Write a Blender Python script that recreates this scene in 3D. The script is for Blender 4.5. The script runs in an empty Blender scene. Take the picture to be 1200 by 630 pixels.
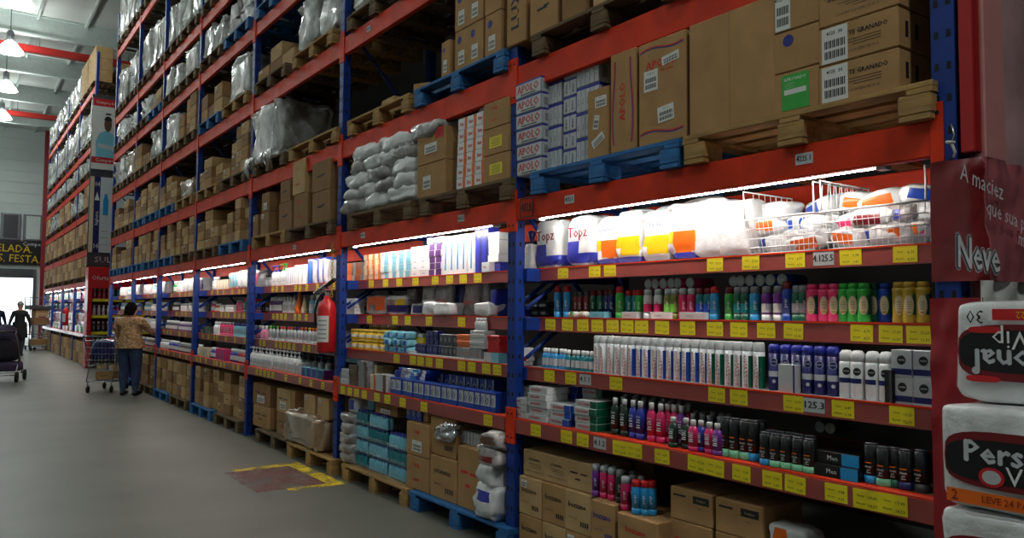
import bpy, math, random
from mathutils import Vector, Matrix, noise
random.seed(11)
SC = bpy.context.scene
COL = SC.collection
PI = math.pi
# ------------------------------------------------------------------ camera
F, YAW, PITCH, ROLL = 930.2, 0.61623, 0.053556, 0.0072542
EYE = Vector((0, 0, 1.5))
P = 2.9576                                   # front plane of the racks
FW = Vector((math.sin(YAW)*math.cos(PITCH), math.cos(YAW)*math.cos(PITCH), math.sin(PITCH)))
_r = Vector((math.cos(YAW), -math.sin(YAW), 0)); _u = _r.cross(FW)
RT = math.cos(ROLL)*_r + math.sin(ROLL)*_u
UP = math.cos(ROLL)*_u - math.sin(ROLL)*_r
cd = bpy.data.cameras.new('camera'); cam = bpy.data.objects.new('camera', cd); COL.objects.link(cam)
cd.sensor_width = 36; cd.lens = F/1200*36; cd.clip_end = 200
cam.matrix_world = Matrix((RT, UP, -FW)).transposed().to_4x4(); cam.location = EYE
SC.camera = cam
def proj(p):
    v = Vector(p)-EYE; z = v.dot(FW)
    return 600+F*v.dot(RT)/z, 315-F*v.dot(UP)/z
def ypx(px, X, z):                           # place along the aisle seen at column px
    k = (px-600)/F; n = RT-k*FW
    return -(n.x*X+n.z*(z-1.5))/n.y
def zpy(py, X, y):                           # height seen at row py
    k = (315-py)/F; n = UP-k*FW
    return 1.5-(n.x*X+n.y*y)/n.z
def xpx(px, y, z):
    k = (px-600)/F; n = RT-k*FW
    return -(n.y*y+n.z*(z-1.5))/n.x
# --------------------------------------------------------------- materials
def lin(c):
    c = c/255
    return c/12.92 if c <= .04045 else ((c+.055)/1.055)**2.4
MT = {}
def mat(key):
    return MT[key]
def newmat(key, rgb, rough=.5, metal=0, var=.12, scale=9, stretch=None, bump=0, bscale=60, coat=0, spec=.5, emit=0, alpha=None, rgb2=None, sub=0, thr=None):
    m = bpy.data.materials.new(key); m.use_nodes = True; nt = m.node_tree; b = nt.nodes['Principled BSDF']
    c1 = [lin(v) for v in rgb]+[1]
    tc = nt.nodes.new('ShaderNodeTexCoord'); mp = nt.nodes.new('ShaderNodeMapping'); nt.links.new(tc.outputs['Object'], mp.inputs[0])
    if stretch: mp.inputs['Scale'].default_value = stretch
    n = nt.nodes.new('ShaderNodeTexNoise'); n.inputs['Scale'].default_value = scale; n.inputs['Detail'].default_value = 5
    nt.links.new(mp.outputs[0], n.inputs['Vector'])
    rp = nt.nodes.new('ShaderNodeValToRGB'); e = rp.color_ramp.elements
    lo, hi = thr or (.3, .7)
    e[0].position = lo; e[1].position = hi
    c2 = [lin(v) for v in rgb2]+[1] if rgb2 else [v*(1-var) for v in c1[:3]]+[1]
    e[0].color = c2; e[1].color = [min(1, v*(1+var*.4)) for v in c1[:3]]+[1]
    nt.links.new(n.outputs[0], rp.inputs[0]); nt.links.new(rp.outputs[0], b.inputs['Base Color'])
    b.inputs['Roughness'].default_value = rough; b.inputs['Metallic'].default_value = metal
    b.inputs['Specular IOR Level'].default_value = spec
    if coat: b.inputs['Coat Weight'].default_value = coat
    if emit:
        b.inputs['Emission Color'].default_value = c1; b.inputs['Emission Strength'].default_value = emit
    if bump:
        n2 = nt.nodes.new('ShaderNodeTexNoise'); n2.inputs['Scale'].default_value = bscale; n2.inputs['Detail'].default_value = 4
        nt.links.new(mp.outputs[0], n2.inputs['Vector'])
        bp = nt.nodes.new('ShaderNodeBump'); bp.inputs['Strength'].default_value = bump; bp.inputs['Distance'].default_value = .01
        nt.links.new(n2.outputs[0], bp.inputs['Height']); nt.links.new(bp.outputs[0], b.inputs['Normal'])
    if alpha is not None: b.inputs['Alpha'].default_value = alpha
    if sub: b.inputs['Subsurface Weight'].default_value = sub
    MT[key] = m
    return m
def col(r, g, b, rough=.4, **k):
    key = 'paint_%d_%d_%d_%d' % (r, g, b, int(rough*100)) + ('_'+str(sorted(k.items())) if k else '')
    if key not in MT: newmat(key, (r, g, b), rough, **dict(dict(var=.06, scale=14), **k))
    return key
newmat('rack_orange', (220, 54, 14), .5, var=.25, scale=5, spec=.25)
newmat('rack_blue', (16, 54, 138), .42, var=.25, scale=6, spec=.4)
newmat('rack_grey', (150, 155, 165), .45, metal=.4, var=.2)
newmat('dark_hole', (8, 9, 14), .8)
newmat('cardboard', (178, 136, 88), .85, var=.16, scale=6, bump=.08, bscale=120)
newmat('cardboard_dark', (150, 112, 72), .85, var=.18, scale=6, bump=.08, bscale=120)
newmat('cardboard_light', (196, 160, 112), .85, var=.14, scale=6, bump=.08, bscale=120)
newmat('tape', (190, 152, 100), .3, var=.05)
newmat('wood', (176, 138, 82), .8, var=.4, scale=4, stretch=(8, 1.2, 8), bump=.2, bscale=20)
newmat('wood_old', (112, 90, 62), .85, var=.45, scale=4, stretch=(8, 1.2, 8), bump=.2, bscale=20)
newmat('wood_blue', (36, 108, 170), .7, var=.35, scale=5, stretch=(6, 1.5, 6), bump=.2, bscale=20)
newmat('wrap', (216, 219, 218), .2, rgb2=(128, 122, 112), scale=4.5, thr=(.36, .66), bump=.9, bscale=14, coat=.5)
newmat('wrap_brown', (165, 140, 112), .22, var=.3, scale=5, bump=.9, bscale=15, coat=.6)
newmat('film_white', (230, 231, 232), .26, var=.22, scale=8, bump=.7, bscale=20, coat=.3)
newmat('foil', (214, 216, 220), .18, metal=.85, var=.3, scale=9, bump=.6, bscale=18)
newmat('clear_film', (214, 226, 232), .15, alpha=.14, bump=.4, bscale=30)
newmat('film_grey', (196, 190, 188), .24, rgb2=(120, 112, 110), scale=8, bump=.8, bscale=22, coat=.4)
newmat('concrete', (97, 98, 90), .42, var=.28, scale=.9, bump=.03, bscale=30, spec=.4)
newmat('ceiling_panel', (228, 230, 226), .7, var=.1, scale=1)
newmat('wall_panel', (218, 228, 226), .6, var=.08, scale=.6)
newmat('dark_wall', (46, 42, 40), .9, var=.3, scale=1)  # on the right wall this dark tone stands in for shade
newmat('roof_steel', (212, 222, 218), .5, var=.1)
newmat('tube_glow', (255, 252, 244), .4, emit=52, var=0)
newmat('lamp_glow', (255, 255, 250), .4, emit=14, var=0)
newmat('lamp_diffuser', (245, 255, 250), .4, emit=27, var=0)
newmat('rail_plate', (158, 72, 66), .3, var=.15, scale=6, coat=.3)
newmat('tag_yellow', (236, 214, 24), .5, var=.05, coat=.2)
newmat('ink', (24, 22, 24), .6, var=0)
newmat('ink_soft', (70, 52, 40), .8, var=.1)
newmat('ink_red', (206, 34, 22), .6, var=.1)
newmat('ink_blue', (34, 40, 130), .6, var=.1)
newmat('paper', (222, 222, 216), .6, var=.05)
newmat('chrome', (190, 192, 196), .25, metal=.9, var=.1)
newmat('skin', (196, 142, 112), .5, var=.08, sub=.1)
newmat('rubber', (22, 22, 24), .7)
newmat('steel_grey', (120, 122, 126), .4, metal=.6)
for k, c in dict(white=(238, 238, 238), cream=(226, 206, 168), red=(206, 30, 34), dred=(120, 18, 28), orange=(240, 110, 24), yellow=(240, 196, 20), gold=(196, 160, 50), green=(52, 172, 62), dgreen=(8, 92, 68), bgreen=(14, 44, 30), teal=(10, 120, 130), sky=(40, 150, 214), blue=(28, 70, 170), navy=(22, 28, 96), royal=(44, 52, 160), purple=(120, 50, 150), violet=(86, 40, 110), pink=(240, 60, 120), hotpink=(214, 36, 100), rose=(240, 150, 180), black=(18, 18, 20), grey=(140, 142, 146), lgrey=(196, 198, 200), dgrey=(64, 64, 70), lime=(120, 200, 60), mint=(130, 205, 160), aqua=(120, 190, 210), silver=(200, 204, 208), brown=(96, 66, 48), olive=(120, 130, 50)).items():
    newmat(k, c, .32, var=.07, scale=20, coat=.15)
# ------------------------------------------------------------ mesh builder
TXT = {}
def text2d(s):
    if s in TXT: return TXT[s]
    cu = bpy.data.curves.new('lettering', 'FONT'); cu.body = s; cu.resolution_u = 1; cu.align_x = 'CENTER'; cu.align_y = 'CENTER'; cu.size = 1
    o = bpy.data.objects.new('lettering', cu); COL.objects.link(o)
    bpy.context.view_layer.update()
    me = bpy.data.meshes.new_from_object(o.evaluated_get(bpy.context.evaluated_depsgraph_get()))
    vs = [(v.co.x, v.co.y) for v in me.vertices]; fs = [tuple(p.vertices) for p in me.polygons]
    bpy.data.objects.remove(o); bpy.data.curves.remove(cu); bpy.data.meshes.remove(me)
    TXT[s] = (vs, fs)
    return TXT[s]
class MB:
    def __init__(s): s.v = []; s.f = []; s.m = []; s.sm = []; s.ms = []
    def slot(s, m):
        if m not in s.ms: s.ms.append(m)
        return s.ms.index(m)
    def add(s, vs, fs, m, smooth=False):
        o = len(s.v); s.v += [tuple(v) for v in vs]; k = s.slot(m)
        for f in fs:
            s.f.append([i+o for i in f]); s.m.append(k); s.sm.append(smooth)
        return s
    def box(s, x0, y0, z0, x1, y1, z1, m, b=0):
        if b <= 0:
            vs = [(x, y, z) for x in (x0, x1) for y in (y0, y1) for z in (z0, z1)]
            return s.add(vs, [(0, 1, 3, 2), (4, 6, 7, 5), (0, 4, 5, 1), (2, 3, 7, 6), (0, 2, 6, 4), (1, 5, 7, 3)], m)
        b = min(b, (x1-x0)*.45, (y1-y0)*.45, (z1-z0)*.45)
        vs = []; ix = {}
        A = ((x0, x1), (y0, y1), (z0, z1))
        for i in (0, 1):
            for j in (0, 1):
                for k in (0, 1):
                    for ax in range(3):
                        c = [A[0][i], A[1][j], A[2][k]]
                        for a2, t in enumerate((i, j, k)):
                            if a2 != ax: c[a2] += b if t == 0 else -b
                        ix[(i, j, k, ax)] = len(vs); vs.append(tuple(c))
        fs = []
        for ax in range(3):
            a1, a2 = (ax+1) % 3, (ax+2) % 3
            for t in (0, 1):
                q = []
                for (p1, p2) in ((0, 0), (1, 0), (1, 1), (0, 1)):
                    c = [0, 0, 0]; c[ax] = t; c[a1] = p1; c[a2] = p2
                    q.append(ix[(*c, ax)])
                fs.append(tuple(q if t else q[::-1]))
            for p1 in (0, 1):                       # edges along ax
                for p2 in (0, 1):
                    c0 = [0, 0, 0]; c1 = [0, 0, 0]; c1[ax] = 1
                    for c in (c0, c1): c[a1] = p1; c[a2] = p2
                    q = [ix[(*c0, a1)], ix[(*c1, a1)], ix[(*c1, a2)], ix[(*c0, a2)]]
                    fs.append(tuple(q if p1 == p2 else q[::-1]))
        for i in (0, 1):
            for j in (0, 1):
                for k in (0, 1):
                    q = [ix[(i, j, k, a)] for a in range(3)]
                    fs.append(tuple(q if (i+j+k) % 2 else q[::-1]))
        return s.add(vs, fs, m)
    def lathe(s, segs, n=14, c=(0, 0, 0), axis='z', smooth=True, sx=1, sy=1):
        # segs: [(material, [(r, z), ...]), ...]
        for m, pr in segs:
            vs = []
            for r, z in pr:
                for i in range(n):
                    a = 2*PI*i/n; q = (r*math.cos(a)*sx, r*math.sin(a)*sy, z)
                    if axis == 'x': q = (z, q[0], q[1])
                    if axis == 'y': q = (q[1], z, q[0])
                    vs.append((q[0]+c[0], q[1]+c[1], q[2]+c[2]))
            fs = []
            for j in range(len(pr)-1):
                for i in range(n):
                    k = (i+1) % n
                    fs.append((j*n+i, j*n+k, (j+1)*n+k, (j+1)*n+i))
            if pr[0][0] > 1e-4 and pr[0][0] != pr[-1][0] or len(segs) == 1: fs.append(tuple(range(n))[::-1])
            fs.append(tuple((len(pr)-1)*n+i for i in range(n)))
            s.add(vs, fs, m, smooth)
        return s
    def tube(s, pts, r, m, n=6, closed=False):
        pts = [Vector(p) for p in pts]; N = len(pts); vs = []; up = None
        for i, p in enumerate(pts):
            a = pts[(i-1) % N] if (closed or i > 0) else p; b = pts[(i+1) % N] if (closed or i < N-1) else p
            t = (b-a).normalized()
            if up is None: up = t.orthogonal().normalized()
            up = (up-t*up.dot(t)); up = up.normalized() if up.length > 1e-6 else t.orthogonal().normalized()
            sd = t.cross(up)
            rr = r[i] if isinstance(r, (list, tuple)) else r
            for k in range(n):
                w = 2*PI*k/n; vs.append(p+up*math.cos(w)*rr+sd*math.sin(w)*rr)
        fs = []
        for i in range(N if closed else N-1):
            j = (i+1) % N
            for k in range(n):
                l = (k+1) % n; fs.append((i*n+k, i*n+l, j*n+l, j*n+k))
        if not closed: fs += [tuple(range(n))[::-1], tuple((N-1)*n+k for k in range(n))]
        return s.add(vs, fs, m, n > 4)
    def grid(s, fn, nu, nv, m, wrap=False, smooth=True):
        W = nu if wrap else nu+1
        vs = [fn(i/nu, j/nv) for j in range(nv+1) for i in range(W)]
        fs = []
        for j in range(nv):
            for i in range(nu):
                k = (i+1) % W
                fs.append((j*W+i, j*W+k, (j+1)*W+k, (j+1)*W+i))
        if callable(m):
            o = len(s.v); s.v += [tuple(v) for v in vs]
            for f in fs:
                c = sum((Vector(vs[i]) for i in f), Vector())/len(f)
                s.f.append([i+o for i in f]); s.m.append(s.slot(m(c))); s.sm.append(smooth)
            return s
        return s.add(vs, fs, m, smooth)
    def text(s, t, size, T, m, wide=1):
        vs, fs = text2d(t)
        return s.add([T(x*size*wide, y*size) for x, y in vs], fs, m)
    def front(s, x, cy, cz, t, size, m, wide=1, rot=0):     # lettering on the -X face
        c, q = math.cos(rot), math.sin(rot)
        if size > .02 and m.startswith('ink') or m in ('dred', 'red'):      # printed bold
            for i, e in enumerate((.03, -.03)): s.text(t, size, lambda a, b: (x-.0002*(i+1), cy-((a+e*size)*c-b*q), cz+((a+e*size)*q+b*c)), m, wide)
        return s.text(t, size, lambda a, b: (x, cy-(a*c-b*q), cz+(a*q+b*c)), m, wide)
    def side(s, y, cx, cz, t, size, m, wide=1, rot=0):      # lettering on the -Y face
        c, q = math.cos(rot), math.sin(rot)
        return s.text(t, size, lambda a, b: (cx+(a*c-b*q), y, cz+(a*q+b*c)), m, wide)
    def fq(s, x, y0, y1, z0, z1, m):                        # printed patch on a -X face
        return s.add([(x, y1, z0), (x, y0, z0), (x, y0, z1), (x, y1, z1)], [(0, 1, 2, 3)], m)
    def sq(s, y, x0, x1, z0, z1, m):
        return s.add([(x0, y, z0), (x1, y, z0), (x1, y, z1), (x0, y, z1)], [(0, 1, 2, 3)], m)
    def cyltext(s, t, size, r, a0, z0, m, vert=True, wide=1):
        # lettering wrapped on a can, centred on angle a0 (pi = the -X side)
        def T(u, v):
            if vert: an = a0+v/r; z = z0+u
            else: an = a0+u/r; z = z0+v
            return (r*math.cos(an), r*math.sin(an), z)
        return s.text(t, size, T, m, wide)
    def cylpatch(s, r, a0, a1, z0, z1, m, n=6):
        def fn(u, v):
            a = a0+(a1-a0)*u; return (r*math.cos(a), r*math.sin(a), z0+(z1-z0)*v)
        return s.grid(fn, n, 1, m)
    def cyloval(s, r, a0, zc, w, h, m, n=8):
        def fn(u, v):
            t = math.cos(PI*(1-u)); k = math.sin(PI*(1-u)); a = a0+w*t/r
            return (r*math.cos(a), r*math.sin(a), zc+h*k*(2*v-1))
        return s.grid(fn, n, 1, m)
    def disc(s, x, cy, cz, r, m, n=14, rz=None):
        return s.add([(x, cy-r*math.cos(2*PI*i/n), cz+(rz or r)*math.sin(2*PI*i/n)) for i in range(n)], [tuple(range(n))], m)
    def move(s, T):
        s.v = [tuple(T @ Vector(v)) for v in s.v]; return s
    def mesh(s, name):
        me = bpy.data.meshes.new(name); me.from_pydata(s.v, [], s.f)
        for k in s.ms: me.materials.append(MT[k])
        me.polygons.foreach_set('material_index', s.m); me.polygons.foreach_set('use_smooth', s.sm)
        me.update(); return me
def puff(w, d, h, seed=0, e1=.45, e2=.4, amp=.02, fr=9, nu=22, nv=14, m='film_white', mb=None, cr=.8):
    """soft bag: superellipsoid standing on z=0 with crumples"""
    mb = mb or MB()
    def sp(c, e): return math.copysign(abs(c)**e, c)
    o = Vector((seed*7.3, seed*3.1, seed*1.7))
    def fn(u, v):
        t = 2*PI*u; p = -PI/2+PI*v
        x = sp(math.cos(p), e1)*sp(math.cos(t), e2); y = sp(math.cos(p), e1)*sp(math.sin(t), e2); z = sp(math.sin(p), e1)
        q = Vector((x*d/2, y*w/2, z*h/2)); n = Vector((x, y, z*.6))
        k = noise.noise(q*fr+o)+.5*noise.noise(q*fr*2.3+o)+cr*(.5-2.2*abs(noise.noise(q*fr*1.5-o)))
        q += n*amp*k
        return (q.x, q.y, max(0, q.z+h/2))
    return mb.grid(fn, nu, nv, m, wrap=True)
# ------------------------------------------------------- things and labels
RECS = []
def kids(parent, parts):
    for p in parts:
        o = bpy.data.objects.new(p[0], p[1]); COL.objects.link(o); o.parent = parent
        if len(p) > 3 and p[3]: o['label'] = p[3]
        if len(p) > 2 and p[2]: kids(o, p[2])
def put(name, parts, loc, desc, place, cat, group=None, rz=0, scale=1, rx=0, ry=0):
    """one thing: parts is a mesh, or a list of (part, mesh, [sub-parts], label)"""
    if isinstance(parts, list):
        o = bpy.data.objects.new(name, None); o.empty_display_size = .05
    else:
        o = bpy.data.objects.new(name, parts)
    COL.objects.link(o); o.location = loc; o.rotation_euler = (rx, ry, rz); o.scale = (scale,)*3 if not isinstance(scale, tuple) else scale
    if isinstance(parts, list): kids(o, parts)
    o['category'] = cat
    if group: o['group'] = group
    RECS.append((o, desc, place, Vector(loc)))
    return o
def struct(name, mb):
    o = bpy.data.objects.new(name, mb.mesh(name)); COL.objects.link(o); o['kind'] = 'structure'; return o
ORD = 'first second third fourth fifth sixth seventh eighth ninth tenth eleventh twelfth thirteenth fourteenth fifteenth sixteenth seventeenth eighteenth nineteenth twentieth'.split()
ORD += ['twenty-'+o for o in ORD[:9]]+['thirtieth']+['thirty-'+o for o in ORD[:9]]
def finish_labels():
    g = {}
    for r in RECS: g.setdefault((r[1], r[2]), []).append(r)
    for (desc, place), rs in g.items():
        if len(rs) == 1:
            rs[0][0]['label'] = f'{desc} {place}'; continue
        rows = []
        for r in sorted(rs, key=lambda r: -r[3].z):
            if rows and abs(rows[-1][0]-r[3].z) < .018: rows[-1][1].append(r)
            else: rows.append((r[3].z, [r]))
        if len(rows) > 1 and all(len(rr) == 1 for z, rr in rows):
            for i, (z, rr) in enumerate(rows):
                w = f'topmost {desc}' if i == 0 else (f'bottom {desc}' if i == len(rows)-1 else f'{ORD[i]} {desc} from top')
                rr[0][0]['label'] = f'{w} {place}'
            continue
        for i, (z, rr) in enumerate(rows):
            rr.sort(key=lambda r: proj(r[3])[0]); n = len(rr)
            row = ''
            if len(rows) > 1: row = ' in top row' if i == 0 else (' in bottom row' if i == len(rows)-1 else f' in {ORD[i]} row')
            for j, r in enumerate(rr):
                if n == 1: w = f'{desc}'
                elif n == 2: w = f"{['left', 'right'][j]} {desc}"
                elif j == n-1: w = f'rightmost {desc}'
                elif j == 0: w = f'leftmost {desc}'
                else: w = f'{ORD[j]} {desc} from left'
                r[0]['label'] = f'{w}{row} {place}'
    for r in RECS:
        n = len(r[0]['label'].split())
        if n > 16 or n < 4: print('LABELWORDS', n, r[0]['label'])
BAY = ['nearest', 'second', 'third', 'fourth', 'fifth', 'sixth', 'seventh']
SHN = ['top', 'second', 'third', 'bottom']
def onshelf(b, k): return f"on {BAY[b]} bay's {SHN[k]} shelf"
def under(b): return f"under {BAY[b]} bay's shelves"
LVN = dict(A='first', C='second', D='third', E='fourth', F='fifth', G='sixth')
def onlevel(b, l): return f"on {BAY[b]} bay's {LVN[l]} pallet level"
def onpal(b, l, side): return f"on {side} pallet of {BAY[b]} bay's {LVN[l]} level"
# ------------------------------------------------------------- layout data
YU = [1.437, 4.181, 6.993, 9.716, 12.361, 14.887, 17.276, 19.966]     # uprights of the near rack
LV = dict(B=.83, A=2.225, C=3.09, D=4.08, E=5.02, F=5.86, G=7.42)      # tops of the beams
BH = dict(B=.1, A=.14, C=.17, D=.17, E=.16, F=.16, G=.16)
ZS = [1.78, 1.465, 1.15, .83]
DS = [.18, .18, .08, 0]
RH = [.075, .085, .08, .1]
# --------------------------------------------------------------- the hall
XR = P+2.7
struct('floor', MB().box(-7, -5, -.1, XR, 47, 0, 'concrete'))
struct('ceiling', MB().box(-7, -5, 10.4, XR, 47, 10.5, 'ceiling_panel'))
struct('wall_left', MB().box(-7.1, -5, 0, -7, 47, 10.4, 'wall_panel'))
struct('shade_wall_right', MB().box(XR, -5, 0, XR+.1, 47, 10.4, 'dark_wall'))  # dark sheet added behind the racks to paint in the unlit depth
struct('wall_back', MB().box(-7, -5.1, 0, XR, -5, 10.4, 'dark_wall'))
YW = 46
DX0, DX1, DZ = -1.5, xpx(38, YW, 2), 3.3
w = MB()
w.box(-7, YW, 0, DX0, YW+.12, 10.4, 'wall_panel').box(DX1, YW, 0, XR, YW+.12, 10.4, 'wall_panel').box(DX0, YW, DZ, DX1, YW+.12, 10.4, 'wall_panel')
for i in range(13):
    z = 3.4+i*.54
    if not 3.3 < z < 4.6: w.box(-7, YW-.03, z, XR, YW, z+.03, 'roof_steel')
struct('wall_far', w)
d = MB()
d.box(DX0-.12, YW-.08, 0, DX0, YW+.14, DZ+.12, 'steel_grey').box(DX1, YW-.08, 0, DX1+.12, YW+.14, DZ+.12, 'steel_grey').box(DX0, YW-.1, DZ-.32, DX1, YW+.14, DZ+.12, 'dgrey')
for i in range(5): d.box(DX0, YW-.12, DZ-.3+i*.08, DX1, YW-.1, DZ-.26+i*.08, 'steel_grey')
struct('door_1', d)
struct('trim_1', MB().box(xpx(51, 45, 4)-.1, 45.2, 0, xpx(51, 45, 4)+.08, 45.4, 10.3, col(150, 40, 40)))
struct('trim_2', MB().box(-7, 46.1, -.1, XR, 60, -.01, 'paper'))
# roof steelwork
for i, y in enumerate((14, 18.6, 23.2, 27.8, 32.4, 37, 41.6)):
    b = MB(); b.box(-7, y-.1, 9.75, XR, y+.1, 9.8, 'roof_steel').box(-7, y-.012, 9.8, XR, y+.012, 10.35, 'roof_steel').box(-7, y-.1, 10.35, XR, y+.1, 10.4, 'roof_steel')
    struct('trim_%d' % (i+3), b)
b = MB()
for x in (-5, -3, -1, .3, 1.9, 3.2): b.box(x-.03, -5, 10.28, x+.03, 46, 10.4, 'roof_steel')
struct('trim_10', b)
sk = MB(); sk.box(2.0, 20.2, 10.36, 3.9, 23.0, 10.4, 'dgrey')
for i in range(7): sk.box(2.0, 20.3+i*.4, 10.32, 3.9, 20.36+i*.4, 10.36, 'roof_steel')
struct('window_1', sk)
for j, (y, z, r) in enumerate(((28.2, 9.45, .11), (38, 9.45, .1))):
    pb = MB(); pb.box(-7, y-r, z-r, XR, y+r, z+r, col(176, 34, 28), .02)
    for x in (-4, -1, 2, 4.5): pb.tube([(x, y, z+r), (x, y, 10.4)], .015, 'steel_grey')
    put('roof_beam', pb.mesh('roof_beam'), (0, 0, 0), ['long red roof beam above the high bay lamps', 'far red roof beam near the end wall'][j], 'below the grey ceiling', 'beam')
# high bay lamps
lamp_shade = MB().lathe([('lamp_diffuser', [(.06, .34), (.14, .3), (.3, .1), (.36, 0), (.35, 0), (.28, .1), (.12, .28)])], 20).mesh('lamp_shade')
lamp_bulb = MB().lathe([('lamp_glow', [(.02, .02), (.2, .0), (.26, .04), (.26, .12), (.1, .26), (.02, .28)])], 16).mesh('bulb')
lamp_gear = MB().lathe([('steel_grey', [(.08, .34), (.1, .36), (.1, .6), (.05, .66), (.01, .67)])], 12).tube([(0, 0, .66), (0, 0, 1.4)], .014, 'steel_grey').mesh('ballast')
LAMPS = [(1.14, 22.9), (1.19, 27.3), (1.33, 32.2), (1.43, 37.1), (1.2, 41.6), (1.1, 18.2), (1.1, 13.4), (-4, 9), (-4, 18.2), (-4, 27.3), (-4, 37.1), (-3.2, 2.2), (.6, -2.6)]  # last lamp, unseen behind the camera, is added to light the end panel
LPOW = [24, 24, 28, 30, 30, 6, 0, 12, 8, 14, 24, 30, 85]
for (x, y), pw in zip(LAMPS, LPOW):
    near = y < 20 or x < 0
    put('high_bay_lamp', [('lamp_shade', lamp_shade), ('bulb', lamp_bulb), ('ballast', lamp_gear)], (x, y, 9),
        'white dome high bay lamp' if not near else 'white dome high bay lamp out of frame', 'hanging over the far aisle' if not near else 'hanging over the aisle', 'lamp', 'high bay lamps')
    if not pw: continue
    ld = bpy.data.lights.new('lamp_light', 'AREA'); ld.shape = 'DISK'; ld.size = .5; ld.energy = pw*2.2; ld.color = (.93, 1, .97)
    lo = bpy.data.objects.new('lamp_light', ld); COL.objects.link(lo); lo.location = (x, y, 8.98)
# daylight outside the open dock door
wd = bpy.data.worlds.new('sky'); SC.world = wd; wd.use_nodes = True
bg = wd.node_tree.nodes['Background']; bg.inputs[0].default_value = (.85, .93, 1, 1); bg.inputs[1].default_value = 3.2
# ------------------------------------------------------------------ racks
def post_mesh(h, holes):
    m = MB().box(0, -.045, 0, .075, .045, h, 'rack_blue', .004)
    m.box(-.03, -.075, 0, .11, .075, .012, 'rack_blue')
    if holes:
        z = .12
        while z < h-.1:
            for y in (-.022, .022):
                m.add([(-.0012, y+.009, z), (-.0012, y-.009, z), (-.0012, y-.007, z+.028), (-.0012, y+.007, z+.028)], [(0, 1, 2, 3)], 'dark_hole')
            m.add([(.028, -.0462, z), (.046, -.0462, z), (.044, -.0462, z+.028), (.03, -.0462, z+.028)], [(0, 1, 2, 3)], 'dark_hole')
            z += .12
    return m.mesh('post')
def brace_mesh(h):
    m = MB(); z = .25; s = 1
    while z < h-1.1:
        a, b = (.06, .94) if s > 0 else (.94, .06)
        m.tube([(a, 0, z), (b, 0, z+.95)], .016, 'rack_blue', 5)
        if s > 0: m.box(.06, -.016, z-.05, .94, .016, z-.015, 'rack_blue')
        z += 1.0; s = -s
    return m.mesh('lattice_brace')
HP = 8.3
pm, pm0 = post_mesh(HP, True), post_mesh(HP, False)
bm_ = brace_mesh(HP)
def beam_mesh(L, h, mk='rack_orange'):
    m = MB().box(.004, .045, -h, .05, L-.045, 0, mk, .006)
    m.box(-.006, .0, -h-.07, .01, .05, .06, mk, .003).box(-.006, L-.05, -h-.07, .01, L, .06, mk, .003)
    m.box(-.006, .0, -h-.07, .05, .006, .06, mk).box(-.006, L-.006, -h-.07, .05, L, .06, mk)
    for y in (.022, L-.022):
        for z in (-h-.03, .02): m.disc(-.0068, y, z, .009, 'dark_hole', 8)
    return m.mesh('beam')
STICK = {}
def sticker(t, w=.085, h=.048):
    m = MB().box(-.0022, -w/2, -h/2, 0, w/2, h/2, 'lgrey').front(-.003, 0, 0, t, h*.72, 'ink', .78*w/.085*(6/max(4, len(t))))
    return m.mesh('location_sticker')
def make_rack(ys, name, desc, place, nholes=0):
    root = bpy.data.objects.new(name, None); COL.objects.link(root); root.location = (P, ys[0], 0)
    root['category'] = 'rack'; root['label'] = desc
    y0 = ys[0]
    for k, y in enumerate(ys):
        f = bpy.data.objects.new('upright_frame', bm_); COL.objects.link(f); f.parent = root; f.location = (0, y-y0, 0)
        for x in (0, .925):
            p_ = bpy.data.objects.new('post', pm if k < nholes else pm0); COL.objects.link(p_); p_.parent = f; p_.location = (x, 0, 0)
    for k in range(len(ys)-1):
        L = ys[k+1]-ys[k]
        for l in 'BACDEFG':
            me = beam_mesh(L, BH[l])
            for x in (0, 1.0):
                if x and l not in 'BAC': continue
                o = bpy.data.objects.new('beam', me); COL.objects.link(o); o.parent = root
                o.location = (x, ys[k]-y0, LV[l])
                if x: o.location.x = 1.02; o.scale = (-1, 1, 1)
                if x == 0:
                    for (bb, ll, px, t) in (((0, 'A', 942, '4225.1'), (0, 'A', 667, '4125.1'), (1, 'A', 540, '4226'), (1, 'A', 425, '4126'), (2, 'A', 345, '4127'), (1, 'D', 432, '4428')) if nholes else ()):
                        if bb == k and ll == l:
                            s_ = bpy.data.objects.new('location_sticker', sticker(t)); COL.objects.link(s_); s_.parent = o
                            s_['label'] = 'small grey location sticker'
                            s_.location = (.003, ypx(px, P, LV[l]-BH[l]/2)-ys[k], -BH[l]*.45)
    return root
make_rack(YU, 'pallet_rack', 'tall blue and orange pallet rack running along the right of the aisle', '', 4)
Y2 = [23.3, 26.3, 29.3, 32.3, 35.3]
make_rack(Y2, 'pallet_rack', 'distant blue and orange pallet rack beyond the first rack', '', 0)
# dark stamp on the corner post
st = MB()
for a in ((-.07, .055, .07, .062), (-.07, -.062, .07, -.055)): st.box(-.003, a[0], a[1], 0, a[2], a[3], 'ink')
for y in (-.07, .063): st.box(-.003, y, -.06, 0, y+.007, .06, 'ink')
st.front(-.003, 0, 0, '4125', .08, 'ink', .7)
put('stencil_plate', st.mesh('stencil_plate'), (P-.006, ypx(618, P, 2.15), 2.155), 'black outlined stencil mark', 'on orange beam at the second upright', 'sign')
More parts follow.
